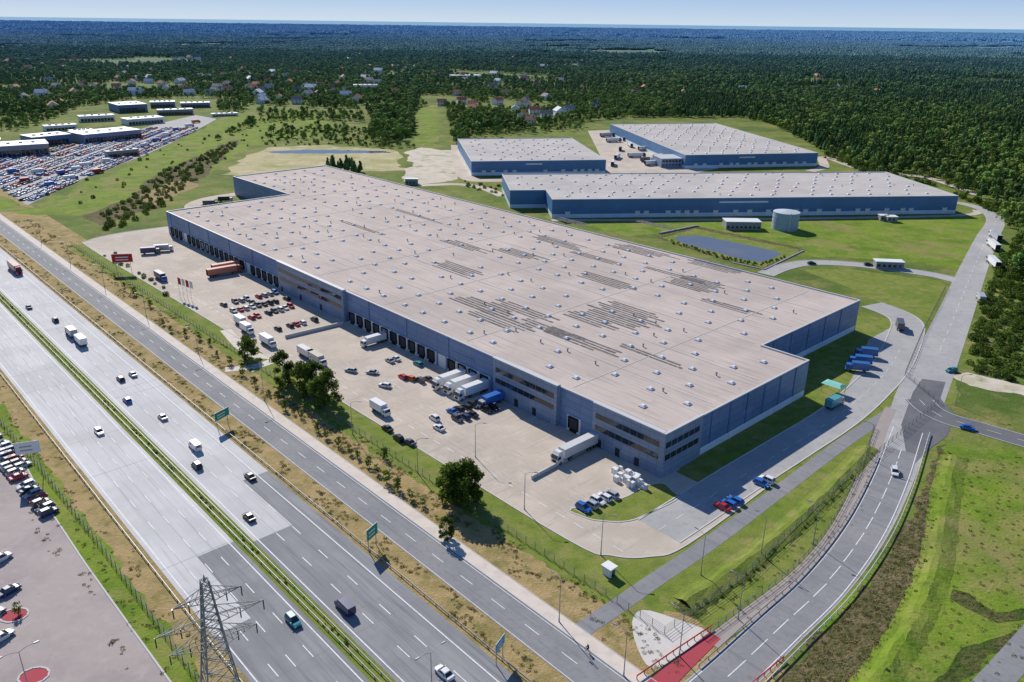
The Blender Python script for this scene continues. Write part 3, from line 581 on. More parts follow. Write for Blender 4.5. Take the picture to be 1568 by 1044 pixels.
for p0,p1,sk in [((342,466),(425,447),.25),((358,476),(440,457),.2),((385,486),(452,467),.2),((425,503),(490,487),.3),((350,471),(395,461),.4)]: row(p0,p1,ANG,[RED,BLK,GRY,WHT,RED,SIL,BLK,BLU],sk)
for u,v,c,k in [(537,567,SIL,'hatch'),(570,570,SIL,'sedan'),(589,590,WHT,'hatch'),(617,577,RED,'hatch'),(628,579,ORG,'hatch'),(643,582,GRY,'suv'),(656,580,GRY,'sedan'),(597,552,SIL,'sedan'),(606,549,WHT,'sedan'),(665,640,WHT,'suv'),(672,655,WHT,'sedan'),(593,656,BLK,'sedan'),(610,671,BLK,'suv'),(627,677,GRY,'sedan'),(640,557,TEA,'hatch')]:
    car(u,v,ANG+U(-.1,.1)+(.5 if u<590 else 0),c,k,'parked_car')
row((700,641),(757,624),ANG,[BLK,GRY,RED,BLK,DBL,BLK],.05); row((692,630),(745,613),ANG,[BLK,BLU,GRY,BLK,SIL],.15)
row((893,778),(938,755),ANG,[WHT,SIL,DBL,BLU,DBL],0,2.5); row((1106,776),(1136,761),ANG,[BLK,BLU,RED,RED],0,2.5); row((1166,740),(1184,730),ANG,[BLU,WHT,SIL],0)
row((-20,672),(78,788),TA+math.radians(10),[WHT,SIL,BLK,DBL,WHT,SIL,RED,GRY],.05,2.8); row((-40,640),(40,718),TA+math.radians(8),None,.1,2.8)
for u,v,c,k in [(14,904,DBL,'sedan'),(2,855,WHT,'suv'),(3,975,WHT,'sedan'),(-10,940,SIL,'hatch'),(-30,880,GRY,'suv')]: car(u,v,TA+.3,c,k,'parked_car')
mb=MB()
def bays(s0,s1,t,ln,st=2.6,wd=.12):
    s=s0
    while s<=s1: 
        a=W(s,t);b=W(s,t+ln); n=es*wd/2; mb.add([(*(a-n),.06),(*(a+n),.06),(*(b+n),.06),(*(b-n),.06)],[(0,1,2,3)]); s+=st
s=26.5-2.8
while s<sL: bays(s,s,-16,15); s+=5.6
def baysT(p0,p1,ln=5):
    a=ST(*p0);b=ST(*p1); t=a[1]
    while t<b[1]+1:
        q=stp([(a[0]-ln/2,t),(a[0]+ln/2,t)]); line(mb,q,0,.12,.064); t+=2.6
for p0,p1 in [((335,470),(430,447)),((420,505),(495,487)),((690,645),(765,622)),((575,600),(665,575)),((885,782),(945,752))]: baysT(p0,p1)
dashes(mb,stp([(-14,-33),(60,-33.5),(250,-34)]),0,3,3,.2,.067)
mb.obj('parking_bay_markings',[m_white])
mb=MB(); wall_along(mb,[tuple(P(814,734)),tuple(P(872,703))],.4,0,1.1); mb.obj('ramp_wall',[m_conc]); mb=MB(); wall_along(mb,[tuple(P(437,518)),tuple(P(525,497))],.5,0,1.3); mb.obj('ramp_wall',[m_conc])
a=P(966,738); e=empty('crate_stack',(a.x,a.y,.04),NEAR); mb=MB()
for i in range(34):
    x=U(-6,5); y=U(-3,3); w=U(.4,.8); h=random.choice([.5,1.0,1.6,2.0]); m=random.choice([0,0,1,0]); j_=i*.0012
    for z in range(int(h/.5)): mb.box(x-w,x+w,y-w*.8,y+w*.8,z*.5,z*.5+.42+j_,m); mb.box(x-w+.05,x+w-.05,y-w*.7,y+w*.7,z*.5+.42,z*.5+.5+j_*.5,2 if z<int(h/.5)-1 else 0)
mb.obj('crates',[m_wh,m_conc,m_bark],e)
a=P(1275,601); e=empty('loading_canopy',(a.x,a.y,0),ANG); mb=MB(); 
for x in (-3,3):
    for y in (-2,2): mb.cyl((x,y,0),(x,y,3),.08,.08,6,1)
mb.box(-3.3,3.3,-2.3,2.3,3,3.6,0,1,1.6); mb.obj('tarp',[m_teal,m_steel],e)
# ------------------------------------------------------------------ lamps, signs, pylon
def lampmesh(h=10,arm=2.2,two=False):
    mb=MB(); mb.cyl((0,0,0),(0,0,.9),.16,.14,8); mb.cyl((0,0,.9),(0,0,h),.11,.06,8)
    for sg in ((1,-1) if two else (1,)):
        mb.cyl((0,0,h),(sg*arm*.5,0,h+.45),.05,.05,6); mb.cyl((sg*arm*.5,0,h+.45),(sg*arm,0,h+.5),.05,.05,6); mb.box(min(sg*(arm-.1),sg*(arm+.8)),max(sg*(arm-.1),sg*(arm+.8)),-.17,.17,h+.42,h+.6,0,.05,.05)
    return mb.mesh('street_lamp',[m_steel])
LM=lampmesh(); LM2=lampmesh(11,2.4,True)
for u,v,a in [(803,780,0),(856,952,2.2),(1130,948,2.5),(1245,832,2.5),(1328,700,2.6),(1073,880,2.2),(955,1035,2.5),(728,700,0),(920,850,0),(1463,620,0),(1165,850,2.3),(1040,1005,2.3),(640,725,0),(540,665,0)]: inst('street_lamp',LM,P(u,v),a,0)
for s in range(110,400,50): inst('street_lamp',LM,W(s,-57.2),TA+math.pi,0)
inst('street_lamp',LM2,P(662,1075),TA,0); inst('street_lamp',LM2,P(50,1075),TA,0)
def sign(u,v,w,h,z,mat,a,name='road_sign'):
    p=P(u,v,z+h/2); e=empty(name,(p.x,p.y,0),a); mb=MB()
    for x in (-w*.35,w*.35): mb.cyl((x,0,0),(x,0,z+h),.09,.09,8,1)
    mb.box(-w/2,w/2,-.16,-.09,z,z+h,0); mb.box(-w/2+.12,w/2-.12,-.168,-.16,z+.12,z+h-.12,2)
    for r_ in range(2): mb.box(-w*.32,w*.3-U(0,.8),-.178,-.168,z+h*(.25+.3*r_),z+h*(.36+.3*r_),0 if mat is not m_wh else 1)
    mb.obj('board',[m_wh,m_steel,mat],e)
for u,v,w,h,m in [(339,634,5.5,2.6,m_sgreen),(569,814,4,3,m_sgreen),(765,985,3.6,2.2,m_sblue)]: sign(u,v,w,h,3,m,TA+.35)
sign(42,685,5.6,3.4,7,m_wh,.35,name='billboard'); sign(187,395,9,4,5,m_sred,.2,name='billboard')
for i in range(4):
    p=P(276+i*6,455+i*2); e=empty('flagpole',(p.x,p.y,0)); mb=MB(); mb.cyl((0,0,0),(0,0,9),.09,.05,8,0); c=1+(i%2)
    vs=[(.05+j*.3,math.sin(j*1.1)*.15,z-j*.12) for z in (8.8,5.8) for j in range(5)]; mb.add(vs,[(j,j+1,6+j,5+j) for j in range(4)],c); mb.obj('pole_and_flag',[m_wh,m_sred,m_wh],e)
e=empty('electricity_pylon',(-45.5,97,0),ANG+math.radians(80)); mb=MB()
def half(z): return 3.8-2.4*(z/22) if z<22 else 1.4-.9*(z-22)/10
zs=[0,5,9.5,13.5,16.5,19,21,23,24.5,26,27.5,29,30.5,32]
for i in range(len(zs)-1):
    a=half(zs[i]);b=half(zs[i+1]); z0,z1=zs[i],zs[i+1]
    ca=[(-a,-a,z0),(a,-a,z0),(a,a,z0),(-a,a,z0)]; cb=[(-b,-b,z1),(b,-b,z1),(b,b,z1),(-b,b,z1)]
    for k in range(4):
        mb.cyl(ca[k],cb[k],.15,.15,4); n=(k+1)%4; mb.cyl(ca[k],cb[n],.075,.075,4); mb.cyl(ca[n],cb[k],.075,.075,4); mb.cyl(cb[k],cb[n],.075,.075,4)
mb.cyl((0,0,32),(0,0,33),.3,.05,4)
for z,L in ((20.5,6.5),(24.5,8),(28.5,5)):
    for sg in (-1,1):
        b=half(z)
        for y in (-b,b):
            mb.cyl((sg*b,y,z),(sg*L,0,z+.3),.09,.07,4); mb.cyl((sg*b,y,z+1.6),(sg*L,0,z+.3),.08,.07,4)
            for q in range(1,5): t=q/5; mb.cyl((sg*(b+(L-b)*t),y*(1-t),z+.3*t),(sg*(b+(L-b)*(t-.2)),y*(1-t+.2),z+1.6-1.3*(t-.2)),.05,.05,4); mb.cyl((sg*(b+(L-b)*t),y*(1-t),z+.3*t),(sg*(b+(L-b)*t),-y*(1-t),z+.3*t),.05,.05,4)
        for x in (L,L*.55): mb.cyl((sg*x,0,z+.3),(sg*x,0,z-1.5),.1,.1,6,1)
mb.obj('lattice',[m_pyl,m_glass],e)
p=P(900,993,.8); e=empty('cyclist',(p.x,p.y,.06),ANG); mb=MB()
for x in (-.52,.52):
    for k in range(16):
        a0=k*math.pi/8;a1=a0+math.pi/8; mb.cyl((x+.34*math.cos(a0),0,.34+.34*math.sin(a0)),(x+.34*math.cos(a1),0,.34+.34*math.sin(a1)),.025,.025,5)
for a,b in [((-.52,0,.34),(-.1,0,.32)),((-.52,0,.34),(-.2,0,.85)),((-.1,0,.32),(-.22,0,.95)),((-.1,0,.32),(.38,0,.85)),((-.2,0,.82),(.38,0,.88)),((.38,0,1.0),(.52,0,.34)),((.38,-.25,1.02),(.38,.25,1.02))]: mb.cyl(a,b,.022,.022,5)
mb.box(-.34,-.1,-.07,.07,.94,.99); mb.obj('bicycle',[m_tyre],e)
vs=[(-.2,0,1.0),(-.1,0,1.25),(.02,0,1.5),(.08,0,1.62),(.12,0,1.75),(-.18,-.12,.98),(.15,-.13,.78),(.0,-.12,.35),(.14,-.12,.3),(-.18,.12,.98),(.12,.13,.9),(-.12,.12,.55),(.02,.12,.5),(.0,-.2,1.46),(.15,-.25,1.22),(.36,-.23,1.05),(.0,.2,1.46),(.15,.25,1.22),(.36,.23,1.05)]
ed=[(0,1),(1,2),(2,3),(3,4),(0,5),(5,6),(6,7),(7,8),(0,9),(9,10),(10,11),(11,12),(2,13),(13,14),(14,15),(2,16),(16,17),(17,18)]
rad=[.15,.15,.16,.06,.11,.1,.075,.05,.045,.1,.075,.05,.045,.07,.05,.035,.07,.05,.035]
me=bpy.data.meshes.new('rider'); me.from_pydata(vs,ed,[]); o=bpy.data.objects.new('rider',me); scene.collection.objects.link(o); o.parent=e; me.materials.append(m_cloth)
sm=o.modifiers.new('skin','SKIN'); 
for i,r_ in enumerate(rad): me.skin_vertices[0].data[i].radius=(r_,r_)
me.skin_vertices[0].data[0].use_root=True; o.modifiers.new('sub','SUBSURF').levels=1
# ------------------------------------------------------------------ trees
def near_tree(name,h,cw,seed,nl=2600,leaf=.34,bark=m_bark,base=.22):
    random.seed(seed); mb=MB(); mb.cyl((0,0,0),(U(-.2,.2),U(-.2,.2),h*.45),h*.022,h*.013,7,0); mb.cyl((0,0,h*.4),(U(-.3,.3),U(-.3,.3),h*.85),h*.013,h*.004,6,0)
    cl=[]
    for i in range(26):
        z=U(base,1); rr=cw/2*math.sin(math.pi*min(1,(z-base)/(1-base)*.86+.12))**.6; a=U(0,6.28); q=math.sqrt(R())*rr*.85
        c=Vector((math.cos(a)*q,math.sin(a)*q,h*z*.95)); cl.append((c,U(.12,.22)*cw))
        if i<14: mb.cyl((0,0,max(h*.15,c.z-h*.18)),c,h*.007,h*.002,5,0,False)
    for i in range(nl):
        c,r_=random.choice(cl); d=Vector((U(-1,1),U(-1,1),U(-1,1))); d=d.normalized()*r_*(R()**.45)
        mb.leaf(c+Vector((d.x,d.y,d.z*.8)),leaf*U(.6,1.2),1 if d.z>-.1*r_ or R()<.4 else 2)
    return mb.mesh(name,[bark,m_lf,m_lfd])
T=[near_tree('tree_a',11,7.5,1,4200,.36,m_birch,.12),near_tree('tree_b',10,8,2,4200,.36,m_birch,.1),near_tree('tree_c',9,8.5,3,4500,.36,m_bark,.1)]
SP=[near_tree('sapling_a',3,2.2,4,380,.2),near_tree('sapling_b',2.6,2.4,5,380,.2)]
def tree(u,v,k,sc=1,name='birch_tree'): inst(name,T[k],P(u,v),U(0,6),0,sc)
tree(437,592,0,1.15); tree(470,606,1,1.15); tree(500,622,2,1.3); tree(488,604,0,1.0); tree(380,548,2,.9,'tree'); tree(708,772,2,1.35,'lime_tree'); tree(692,770,1,1.05,'lime_tree'); tree(722,768,0,.9,'lime_tree'); tree(684,826,0,.55,'tree')
for u,v in [(250,498),(322,528),(333,545),(372,574),(390,590),(412,606),(437,627),(462,640),(487,660),(519,683),(547,701),(577,725),(610,750),(647,775),(206,452),(230,470),(536,695),(305,520),(28,940),(262,508),(284,514),(352,558),(500,670),(565,714),(592,740),(628,764),(176,426),(190,440),(425,612),(450,634),(590,702)]: inst('sapling',random.choice(SP),P(u,v),U(0,6),0,U(.8,1.35))
def protoforest():
    out=[]
    for k in range(5):
        random.seed(20+k); mb=MB(); h=U(8,12); mb.cyl((0,0,0),(0,0,h*.5),.25,.15,5,0)
        for i in range(10):
            a=U(0,6.28); q=U(0,2.9); mb.ico((math.cos(a)*q,math.sin(a)*q,h*U(.4,.84)),U(1.1,2.1),1,.25)
        for i in range(130):
            a=U(0,6.28); z=U(.18,1); q=4.1*math.sin(math.pi*min(1,z*.8+.15))**.6*U(.75,1.05); mb.leaf((math.cos(a)*q,math.sin(a)*q,h*z*.96),U(.4,.9),1)
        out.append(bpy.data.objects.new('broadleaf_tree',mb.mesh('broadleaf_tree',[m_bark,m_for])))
    for k in range(3):
        random.seed(40+k); mb=MB(); h=U(10,13); mb.cyl((0,0,0),(0,0,h*.8),.25,.08,5,0)
        for i in range(8):
            z=.3+.085*i; q=2.6*(1.08-z); mb.ico((U(-.5,.5),U(-.5,.5),h*z),q+.5,1,.28,.8)
        for i in range(100):
            z=U(.2,.98); q=3.2*(1.12-z)*U(.7,1.1); a=U(0,6.28); mb.leaf((math.cos(a)*q,math.sin(a)*q,h*z),U(.35,.7),1)
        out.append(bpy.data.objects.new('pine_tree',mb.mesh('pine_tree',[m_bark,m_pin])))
    return out
PF=protoforest()
def protoclump():
    out=[]
    for k in range(4):
        random.seed(60+k); mb=MB()
        for i in range(85):
            a=U(0,6.28); q=26*math.sqrt(R()); r_=U(2.6,5); mb.ico((math.cos(a)*q,math.sin(a)*q,U(4,8.5)),r_,0 if R()<.6 else 1,.3,1.1)
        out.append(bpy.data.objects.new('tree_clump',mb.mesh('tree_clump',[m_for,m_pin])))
    return out
PC=protoclump()
def protoshrub(mat,n,hh,nm):
    out=[]
    for k in range(3):
        random.seed(80+k); mb=MB()
        for i in range(n):
            a=U(0,6.28); q=math.sqrt(R())*1.1; mb.leaf((math.cos(a)*q,math.sin(a)*q,U(.05,hh)*(1.15-q*.5)),U(.14,.36),0)
        out.append(bpy.data.objects.new(nm,mb.mesh(nm,[mat])))
    return out
PS=protoshrub(m_sh,170,1.7,'shrub'); PT=protoshrub(m_tuft,34,.5,'weed_tuft')
random.seed(5)
def scatter(name,pts,protos):
    col=bpy.data.collections.new(name+'_kinds')
    for p in protos: col.objects.link(p)
    me=bpy.data.meshes.new(name); me.from_pydata([(p[0],p[1],p[2]) for p in pts],[],[])
    a=me.attributes.new('rot','FLOAT','POINT'); a.data.foreach_set('value',[p[4] for p in pts])
    a=me.attributes.new('scl','FLOAT_VECTOR','POINT'); fl=[]
    for p in pts: fl+=[p[3],p[3],p[3]*(U(.8,1.2) if len(protos)!=9 else 1)]
    a.data.foreach_set('vector',fl)
    a=me.attributes.new('idx','INT','POINT'); a.data.foreach_set('value',[p[5] for p in pts])
    o=bpy.data.objects.new(name,me); scene.collection.objects.link(o)
    g=bpy.data.node_groups.new(name,'GeometryNodeTree'); g.interface.new_socket('Geometry',in_out='INPUT',socket_type='NodeSocketGeometry'); g.interface.new_socket('Geometry',in_out='OUTPUT',socket_type='NodeSocketGeometry')
    N=g.nodes; i=N.new('NodeGroupInput'); q=N.new('NodeGroupOutput'); ip=N.new('GeometryNodeInstanceOnPoints'); ci=N.new('GeometryNodeCollectionInfo')
    ci.inputs['Collection'].default_value=col; ci.inputs['Separate Children'].default_value=True; ci.inputs['Reset Children'].default_value=True
    def na(n,t):
        x=N.new('GeometryNodeInputNamedAttribute'); x.data_type=t; x.inputs['Name'].default_value=n; return next(z for z in x.outputs if z.enabled and z.name=='Attribute')
    cx=N.new('ShaderNodeCombineXYZ'); g.links.new(na('rot','FLOAT'),cx.inputs[2])
    g.links.new(i.outputs[0],ip.inputs['Points']); g.links.new(ci.outputs[0],ip.inputs['Instance']); ip.inputs['Pick Instance'].default_value=True
    g.links.new(na('idx','INT'),ip.inputs['Instance Index']); g.links.new(cx.outputs[0],ip.inputs['Rotation']); g.links.new(na('scl','FLOAT_VECTOR'),ip.inputs['Scale']); g.links.new(ip.outputs[0],q.inputs[0])
    md=o.modifiers.new('scatter','NODES'); md.node_group=g; return o
def inpoly(x,y,pl):
    c=False; j=len(pl)-1
    for i in range(len(pl)):
        xi,yi=pl[i]; xj,yj=pl[j]
        if (yi>y)!=(yj>y) and x<(xj-xi)*(y-yi)/(yj-yi)+xi: c=not c
        j=i
    return c
bnd=[(-500,200),(-100,190),(0,176),(60,176),(130,163),(200,152),(300,150),(345,152),(385,160),(480,166),(560,166),(572,190),(590,214),(622,210),(634,168),(668,158),(682,165),(690,200),(712,206),(900,186),(958,180),(1130,180),(1180,190),(1258,232),(1340,262),(1430,268),(1500,306),(1568,326),(2100,440)]
openland=[tuple(P(*q)) for q in bnd]+[(900,-300),(-900,-300)]
village=[[tuple(P(*q)) for q in pl] for pl in ([(-300,185),(-300,92),(300,88),(620,92),(620,172),(300,160),(0,178)],[(640,100),(930,104),(1000,150),(960,182),(880,188),(690,200),(675,160),(640,165)])]
def nz(x,y,s,o=0): return noise.noise(Vector((x/s,y/s,o)))
def house_mesh(wc,rc_,w,d,h):
    mb=MB(); mb.box(-w/2,w/2,-d/2,d/2,0,h,0); rh=d*.38; o=.5
    vs=[(-w/2-o,-d/2-o,h-.1),(w/2+o,-d/2-o,h-.1),(w/2+o,d/2+o,h-.1),(-w/2-o,d/2+o,h-.1),(-w/2-o,0,h+rh),(w/2+o,0,h+rh)]
    mb.add(vs,[(0,1,5,4),(2,3,4,5)],1); mb.add([(-w/2,-d/2,h),(-w/2,d/2,h),(-w/2,0,h+rh-.3),(w/2,-d/2,h),(w/2,d/2,h),(w/2,0,h+rh-.3)],[(1,0,2),(3,4,5)],0)
    mb.box(w*.2,w*.2+.8,-.4,.4,h+rh*.5,h+rh+.9,0)
    for z in (1,3.8):
        if z<h-1:
            for i in range(3): x=-w/2+1+i*(w-2.5)/2.4; mb.box(x,x+1.3,-d/2-.05,-d/2+.02,z,z+1.3,2)
            mb.box(w/2-.02,w/2+.05,-.7,.7,z,z+1.3,2)
    mb.box(-.5+w*.1,.5+w*.1,-d/2-.07,-d/2+.02,0,2.1,2)
    return mb.mesh('house',[nmat('render_wall',wc,rough=.9),nmat('roof_tiles',rc_,rough=.8),m_glass])
HM=[house_mesh(wc,c,*s) for wc,c,s in [((.75,.74,.7),(.48,.15,.10),(12,9,5.5)),((.75,.72,.66),(.2,.19,.19),(13,10,6)),((.72,.7,.62),(.5,.2,.12),(14,10,4.5)),((.78,.78,.78),(.62,.64,.68),(16,11,5)),((.7,.68,.62),(.33,.12,.09),(11,9,6)),((.78,.77,.75),(.34,.33,.34),(13,9,5.5))]]
houses=[]
def addh(x,y,rz,sc=1,force=False):
    if not force and inpoly(x,y,openland): return
    if any((x-a)**2+(y-b)**2<500 for a,b,_ in houses): return
    houses.append((x,y,rz)); inst('house',random.choice(HM),(x,y),rz,0,sc)
for u,v,n,sp in [(70,150,7,60),(20,160,5,55),(240,90,10,160),(90,100,10,160),(430,136,9,65),(480,132,7,60),(535,142,6,55),(620,135,5,80),(700,124,8,110),(790,172,6,40),(825,164,6,50),(740,150,6,60),(905,134,8,90),(1100,140,4,70),(1050,90,10,220),(1350,112,6,140),(600,100,10,180),(330,125,9,120),(900,100,10,170),(180,118,10,130),(1200,98,8,170),(1430,100,7,180),(720,80,12,350),(300,80,12,350),(470,90,10,250),(860,84,10,280),(150,82,8,250),(1500,92,6,180),(1150,76,8,350),(270,140,6,70),(380,118,8,100),(480,112,8,120),(130,130,7,90),(1250,130,5,90),(1000,118,6,120)]:
    c=P(u,v)
    for i in range(n): addh(c.x+random.gauss(0,sp),c.y+random.gauss(0,sp*1.5),U(-.7,2.2),U(.85,1.2))
for u,v in [(402,158),(428,153),(455,159),(472,149),(492,146),(530,149),(547,157),(395,147),(801,181),(818,175),(837,182),(790,188),(812,190),(700,146),(762,160)]:
    c=P(u,v); addh(c.x,c.y,U(-.4,1.8),U(.9,1.25),True)
hh={}
for x,y,_ in houses:
    for i in (-1,0,1):
        for j in (-2,-1,0,1): hh.setdefault((int(x//16)+i,int(y//16)+j),[]).append((x,y))
def nearhouse(x,y):
    return any(abs(x-a)<10 and -26<y-b<8 for a,b in hh.get((int(x//16),int(y//16)),()))
def ring(y0,y1,sp,keep,fn,sc):
    out=[]; y=y0
    while y<y1:
        X=y*.74+60; x=-X
        while x<X:
            a=x+U(-.5,.5)*sp; b=y+U(-.5,.5)*sp
            if not inpoly(a,b,openland) and fn(a,b) and R()<keep and not nearhouse(a,b):
                vz=any(inpoly(a,b,q) for q in village)
                if not vz or (R()<.78 and nz(a,b,55,9)>-.34): out.append((a,b,0,sc*U(.6,1.25)*(.78 if vz else 1),U(0,6.28),pick(a,b,vz)))
            x+=sp
        y+=sp
    return out
def pick(a,b,vz=False):
    p=(.1 if vz else .28)+.3*(a>b*.2)+nz(a,b,180,7)*.9
    return 5+int(R()*3)%3 if R()<p else int(R()*5)%5
def dens(a,b):
    n=nz(a,b,260)+.5*nz(a,b,70,3)
    return n>-.75 if a>b*.2 else n>-.38
pts=ring(430,1500,6.6,.93,dens,.92)+ring(1500,3000,9.6,.95,lambda a,b: nz(a,b,400)+.5*nz(a,b,120,3)>-.37,1.2)
def group(pl,sp,sc,n=None,pk=None):
    w=[tuple(P(*q)) for q in pl]; x0=min(q[0] for q in w);x1=max(q[0] for q in w);y0=min(q[1] for q in w);y1=max(q[1] for q in w); out=[]
    y=y0
    while y<y1:
        x=x0
        while x<x1:
            a=x+U(-.5,.5)*sp;b=y+U(-.5,.5)*sp
            if inpoly(a,b,w): out.append((a,b,0,sc*U(.6,1.3),U(0,6.28),pk() if pk else int(R()*5)%5))
            x+=sp
        y+=sp
    return out
pts+=group([(497,268),(500,258),(545,254),(560,268),(530,272)],6,.75,pk=lambda:5+int(R()*3)%3)
pts+=group([(565,215),(575,185),(630,180),(632,205),(600,222)],7,.9); pts+=group([(690,222),(696,205),(720,200),(712,220)],7,.8)
pts+=group([(395,205),(480,192),(560,200),(560,212),(400,216)],13,.6); pts+=group([(1500,312),(1568,330),(1640,360),(1640,400),(1568,372),(1530,335)],7,.7)
pts+=group([(1545,425),(1568,395),(1640,410),(1640,450),(1568,440)],6,.8); pts+=group([(1258,240),(1340,268),(1430,276),(1500,315),(1500,306),(1430,266),(1340,258),(1262,232)],8,.6)
pts+=group([(0,200),(30,200),(90,180),(120,165),(0,175)],9,.6); pts+=group([(330,160),(380,160),(372,172),(335,170)],8,.7); pts+=group([(390,170),(470,172),(560,170),(560,182),(400,180)],12,.65)
pts+=group([(380,186),(470,180),(560,184),(560,187),(470,183),(380,189)],6,.55); pts+=group([(385,188),(395,190),(330,218),(322,216)],8,.6); pts+=group([(700,206),(880,190),(900,196),(880,200),(720,212)],9,.6); pts+=group([(500,214),(600,222),(640,222),(640,228),(600,228),(500,219)],8,.5)
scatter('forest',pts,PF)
def clring(y0,y1,sp,sc,th):
    out=[]; y=y0
    while y<y1:
        X=y*.74+60; x=-X
        while x<X:
            a=x+U(-.5,.5)*sp;b=y+U(-.5,.5)*sp
            if nz(a,b,900,1)+.5*nz(a,b,300,2)>th: out.append((a,b,0,sc*U(.8,1.2),U(0,6.28),int(R()*4)%4))
            x+=sp
        y+=sp
    return out
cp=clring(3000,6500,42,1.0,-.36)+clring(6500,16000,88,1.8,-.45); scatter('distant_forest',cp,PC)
k3=lambda: int(R()*3)%3
sp_=[]
sp_+=group([(245,265),(330,228),(372,214),(340,242),(300,278),(240,312),(170,340),(150,332),(200,300)],6,1.3,pk=k3)
sp_+=group([(1480,575),(1500,470),(1530,400),(1560,360),(1700,380),(1760,640),(1568,585)],3.6,1.4,pk=k3)
sp_+=group([(150,352),(190,330),(262,300),(268,306),(170,360)],6,1.6,pk=k3)
sp_+=group([(160,392),(172,384),(270,455),(262,462)],6,1.0,pk=k3)
sp_+=group([(380,225),(480,190),(600,205),(615,225),(500,222)],12,1.4,pk=k3); sp_+=group([(700,275),(770,285),(772,300),(720,290)],7,1,pk=k3)
sp_+=group([(60,300),(290,212),(380,190),(480,178),(380,225),(300,270),(150,325)],24,1.2,pk=k3)
sp_+=group([(1260,235),(1568,330),(1568,350),(1490,312),(1420,280),(1330,270)],5,1.8,pk=k3)
sp_+=group([(1045,930),(1130,880),(1235,790),(1335,690),(1338,700),(1245,803),(1140,893),(1065,940)],2.6,.4,pk=k3)
sp_+=group([(1330,1080),(1400,950),(1440,890),(1452,760),(1465,700),(1450,690),(1430,790),(1405,900),(1370,980),(1310,1080)],2.2,.42,pk=k3)
sp_+=group([(1028,368),(1120,396),(1165,404),(1200,392),(1205,394),(1166,408),(1118,400),(1024,372)],2.2,.55,pk=k3)
for s in range(-100,700,2):
    if nz(s,0,12)>0: q=W(s+U(-1,1),-94.3+U(-.5,.5)); sp_.append((q.x,q.y,0,U(.2,.38),U(0,6),k3()))
scatter('shrubs',sp_,PS)
tf=[]
for i in range(9000):
    s=U(-100,420); t=random.choice([U(-75.0,-69.8),U(-57.0,-47.5),U(-128,-113.5),U(-57.0,-47.5)]); 
    if nz(s,t*3,9,4)>.08: q=W(s,t); tf.append((q.x,q.y,0,U(.2,.55),U(0,6),k3()))
tf+=group([(1200,1060),(1262,975),(1335,895),(1395,800),(1440,690),(1450,740),(1430,860),(1345,1060)],1.5,.5,pk=k3)
tf+=group([(1000,935),(1200,805),(1345,660),(1320,790),(1150,950)],2.6,.4,pk=k3)
tf+=group([(1345,1060),(1440,900),(1465,700),(1568,700),(1700,760),(1700,960),(1480,1060)],2.6,.4,pk=k3)
scatter('weeds',tf,PT)
# car dealership lot, upper left
lotp=[tuple(P(*q)) for q in [(2,288),(42,314),(120,276),(225,236),(285,208),(332,182),(300,176),(240,190),(160,215),(90,225),(0,240),(-120,262),(-120,300)]]
poly('car_lot',lotp,.03,m_aspl,world=True)
a=P(42,312);b=P(285,208); d=(b-a).normalized(); n=Vector((-d.y,d.x)); da=math.atan2(d.y,d.x)
CP=[bpy.data.objects.new('parked_car',car_mesh(k_,c)) for k_,c in [('hatch',WHT),('sedan',SIL),('suv',WHT),('hatch',RED),('sedan',BLK),('suv',GRY),('hatch',BLU),('sedan',WHT),('hatch',RED)]]
cl=[]; off_=2.5; j=0
while off_<110:
    x=-20; ch=[0]*3+[7]
    while x<(b-a).length+60:
        if R()<.12: ch=random.choice([[0,7,2],[0,7,2],[3,3,8,7],[6,6,0],[3,6,0],[1,4,5,8],[0,3,6,1,4],[0,2,7,1],[6],[3,8]])
        q=a+d*x+n*off_
        if inpoly(q.x,q.y,lotp) and R()<.92 and (x%90)>8: cl.append((q.x+U(-.2,.2),q.y+U(-.2,.2),.06,1,da+math.pi/2+(math.pi if R()<.5 else 0),random.choice(ch)))
        x+=2.7
    off_+=5.2 if j%2==0 else 10.5; j+=1
scatter('dealership_parked_cars',cl,CP)
def flatb(u,v,w,d_,h,rz,wall,roof=m_wh,name='showroom'):
    c=P(u,v); e=empty(name,(c.x,c.y,0),rz); mb=MB(); mb.box(-w/2,w/2,0,d_,0,h,0); mb.box(-w/2-.3,w/2+.3,-.3,d_+.3,h,h+.6,1); 
    k_=0
    while k_<w-4: mb.box(-w/2+1+k_,-w/2+4+k_,-.06,.03,.4,h*.6,2); k_+=3.4
    k_=0
    while k_<d_-4: mb.box(w/2-.03,w/2+.06,1+k_,4+k_,.4,h*.6,2); k_+=3.6
    for i in range(4): mb.box(-w/2+w*(.15+.2*i),-w/2+w*(.15+.2*i)+2.5,d_*.4,d_*.4+2,h+.6,h+1.6,3)
    mb.obj('building_body',[wall,roof,m_glass,m_grey],e)
flatb(30,240,46,30,9,.6,m_grey,m_trim); flatb(82,222,34,26,8,.9,m_cladd,m_trim); flatb(175,216,55,32,8,.9,m_cladl,m_trim); flatb(205,172,34,44,9,.7,m_cladd,m_trim); flatb(130,210,20,14,6,.8,m_wh); flatb(225,190,40,20,6,.8,m_wh,m_wh)
flatb(270,176,40,14,6,.5,m_grey,m_trim); flatb(300,165,36,16,6,.4,m_cladl); flatb(-40,235,40,30,8,.5,m_cladl); flatb(190,240,26,7,5,.8,m_grey,m_grey); flatb(560,138,40,20,8,.2,m_wh,m_trim,'commercial_building'); flatb(715,122,60,26,8,.3,m_wh,m_wh,'commercial_building'); flatb(345,178,30,8,3,.5,m_wh,m_wh,'shed')
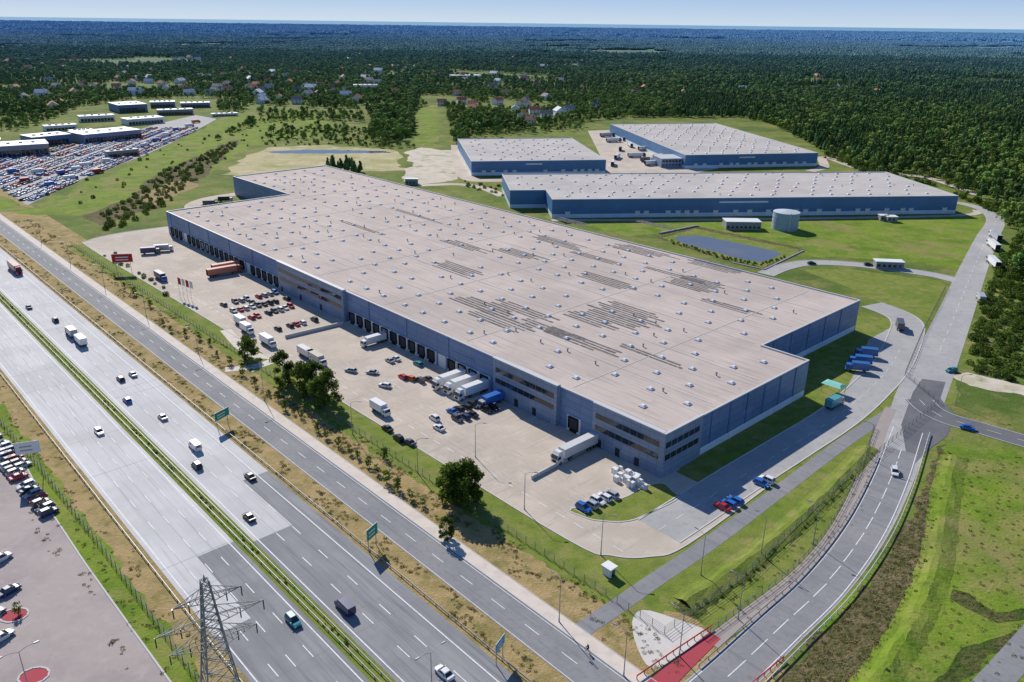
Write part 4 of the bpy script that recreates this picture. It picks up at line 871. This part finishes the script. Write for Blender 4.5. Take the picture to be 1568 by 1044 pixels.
flatb(150,186,36,14,6,.6,m_wh,m_trim); flatb(95,200,30,12,5,.7,m_wh,m_trim); flatb(250,165,30,20,7,.4,m_cladl,m_trim)
# ------------------------------------------------------------------ light
sd=(P(1018,728)-P(1080,775)).normalized(); el=math.radians(35.5)
S=Vector((sd.x*math.cos(el),sd.y*math.cos(el),math.sin(el)))
l=bpy.data.lights.new('sun','SUN'); l.energy=5.0; l.angle=math.radians(.5); l.color=(1,.955,.88); lo=bpy.data.objects.new('sun',l); scene.collection.objects.link(lo); lo.rotation_euler=S.to_track_quat('Z','Y').to_euler()
w=bpy.data.worlds.new('World'); scene.world=w; w.use_nodes=True; nt=w.node_tree; bg=nt.nodes['Background']; sk=nt.nodes.new('ShaderNodeTexSky'); sk.sky_type='NISHITA'; sk.sun_disc=False; sk.sun_elevation=el; sk.sun_rotation=math.atan2(S.x,S.y); sk.air_density=1; sk.dust_density=.4; sk.ozone_density=2; sk.altitude=100
# summer haze near the horizon blended over the physical sky
tc=nt.nodes.new('ShaderNodeTexCoord'); sx=nt.nodes.new('ShaderNodeSeparateXYZ'); nt.links.new(tc.outputs['Generated'],sx.inputs[0])
cr=nt.nodes.new('ShaderNodeValToRGB'); nt.links.new(sx.outputs[2],cr.inputs[0]); e_=cr.color_ramp.elements; e_[0].position=0; e_[0].color=(.66,.82,.99,1); e_[1].position=1; e_[1].color=(.04,.11,.32,1)
q=e_.new(.03); q.color=(.42,.62,.95,1); q=e_.new(.2); q.color=(.125,.26,.56,1)
vm=nt.nodes.new('ShaderNodeVectorMath'); vm.operation='SCALE'; vm.inputs['Scale'].default_value=12.5; nt.links.new(cr.outputs[0],vm.inputs[0])
mx=nt.nodes.new('ShaderNodeMix'); mx.data_type='RGBA'; mx.inputs['Factor'].default_value=.92; ia=[i for i in mx.inputs if i.type=='RGBA']; nt.links.new(sk.outputs[0],ia[0]); nt.links.new(vm.outputs[0],ia[1])
nt.links.new([o for o in mx.outputs if o.type=='RGBA'][0],bg.inputs[0]); bg.inputs[1].default_value=.07
scene.view_settings.view_transform='Standard'; scene.view_settings.look='None'; scene.view_settings.exposure=0
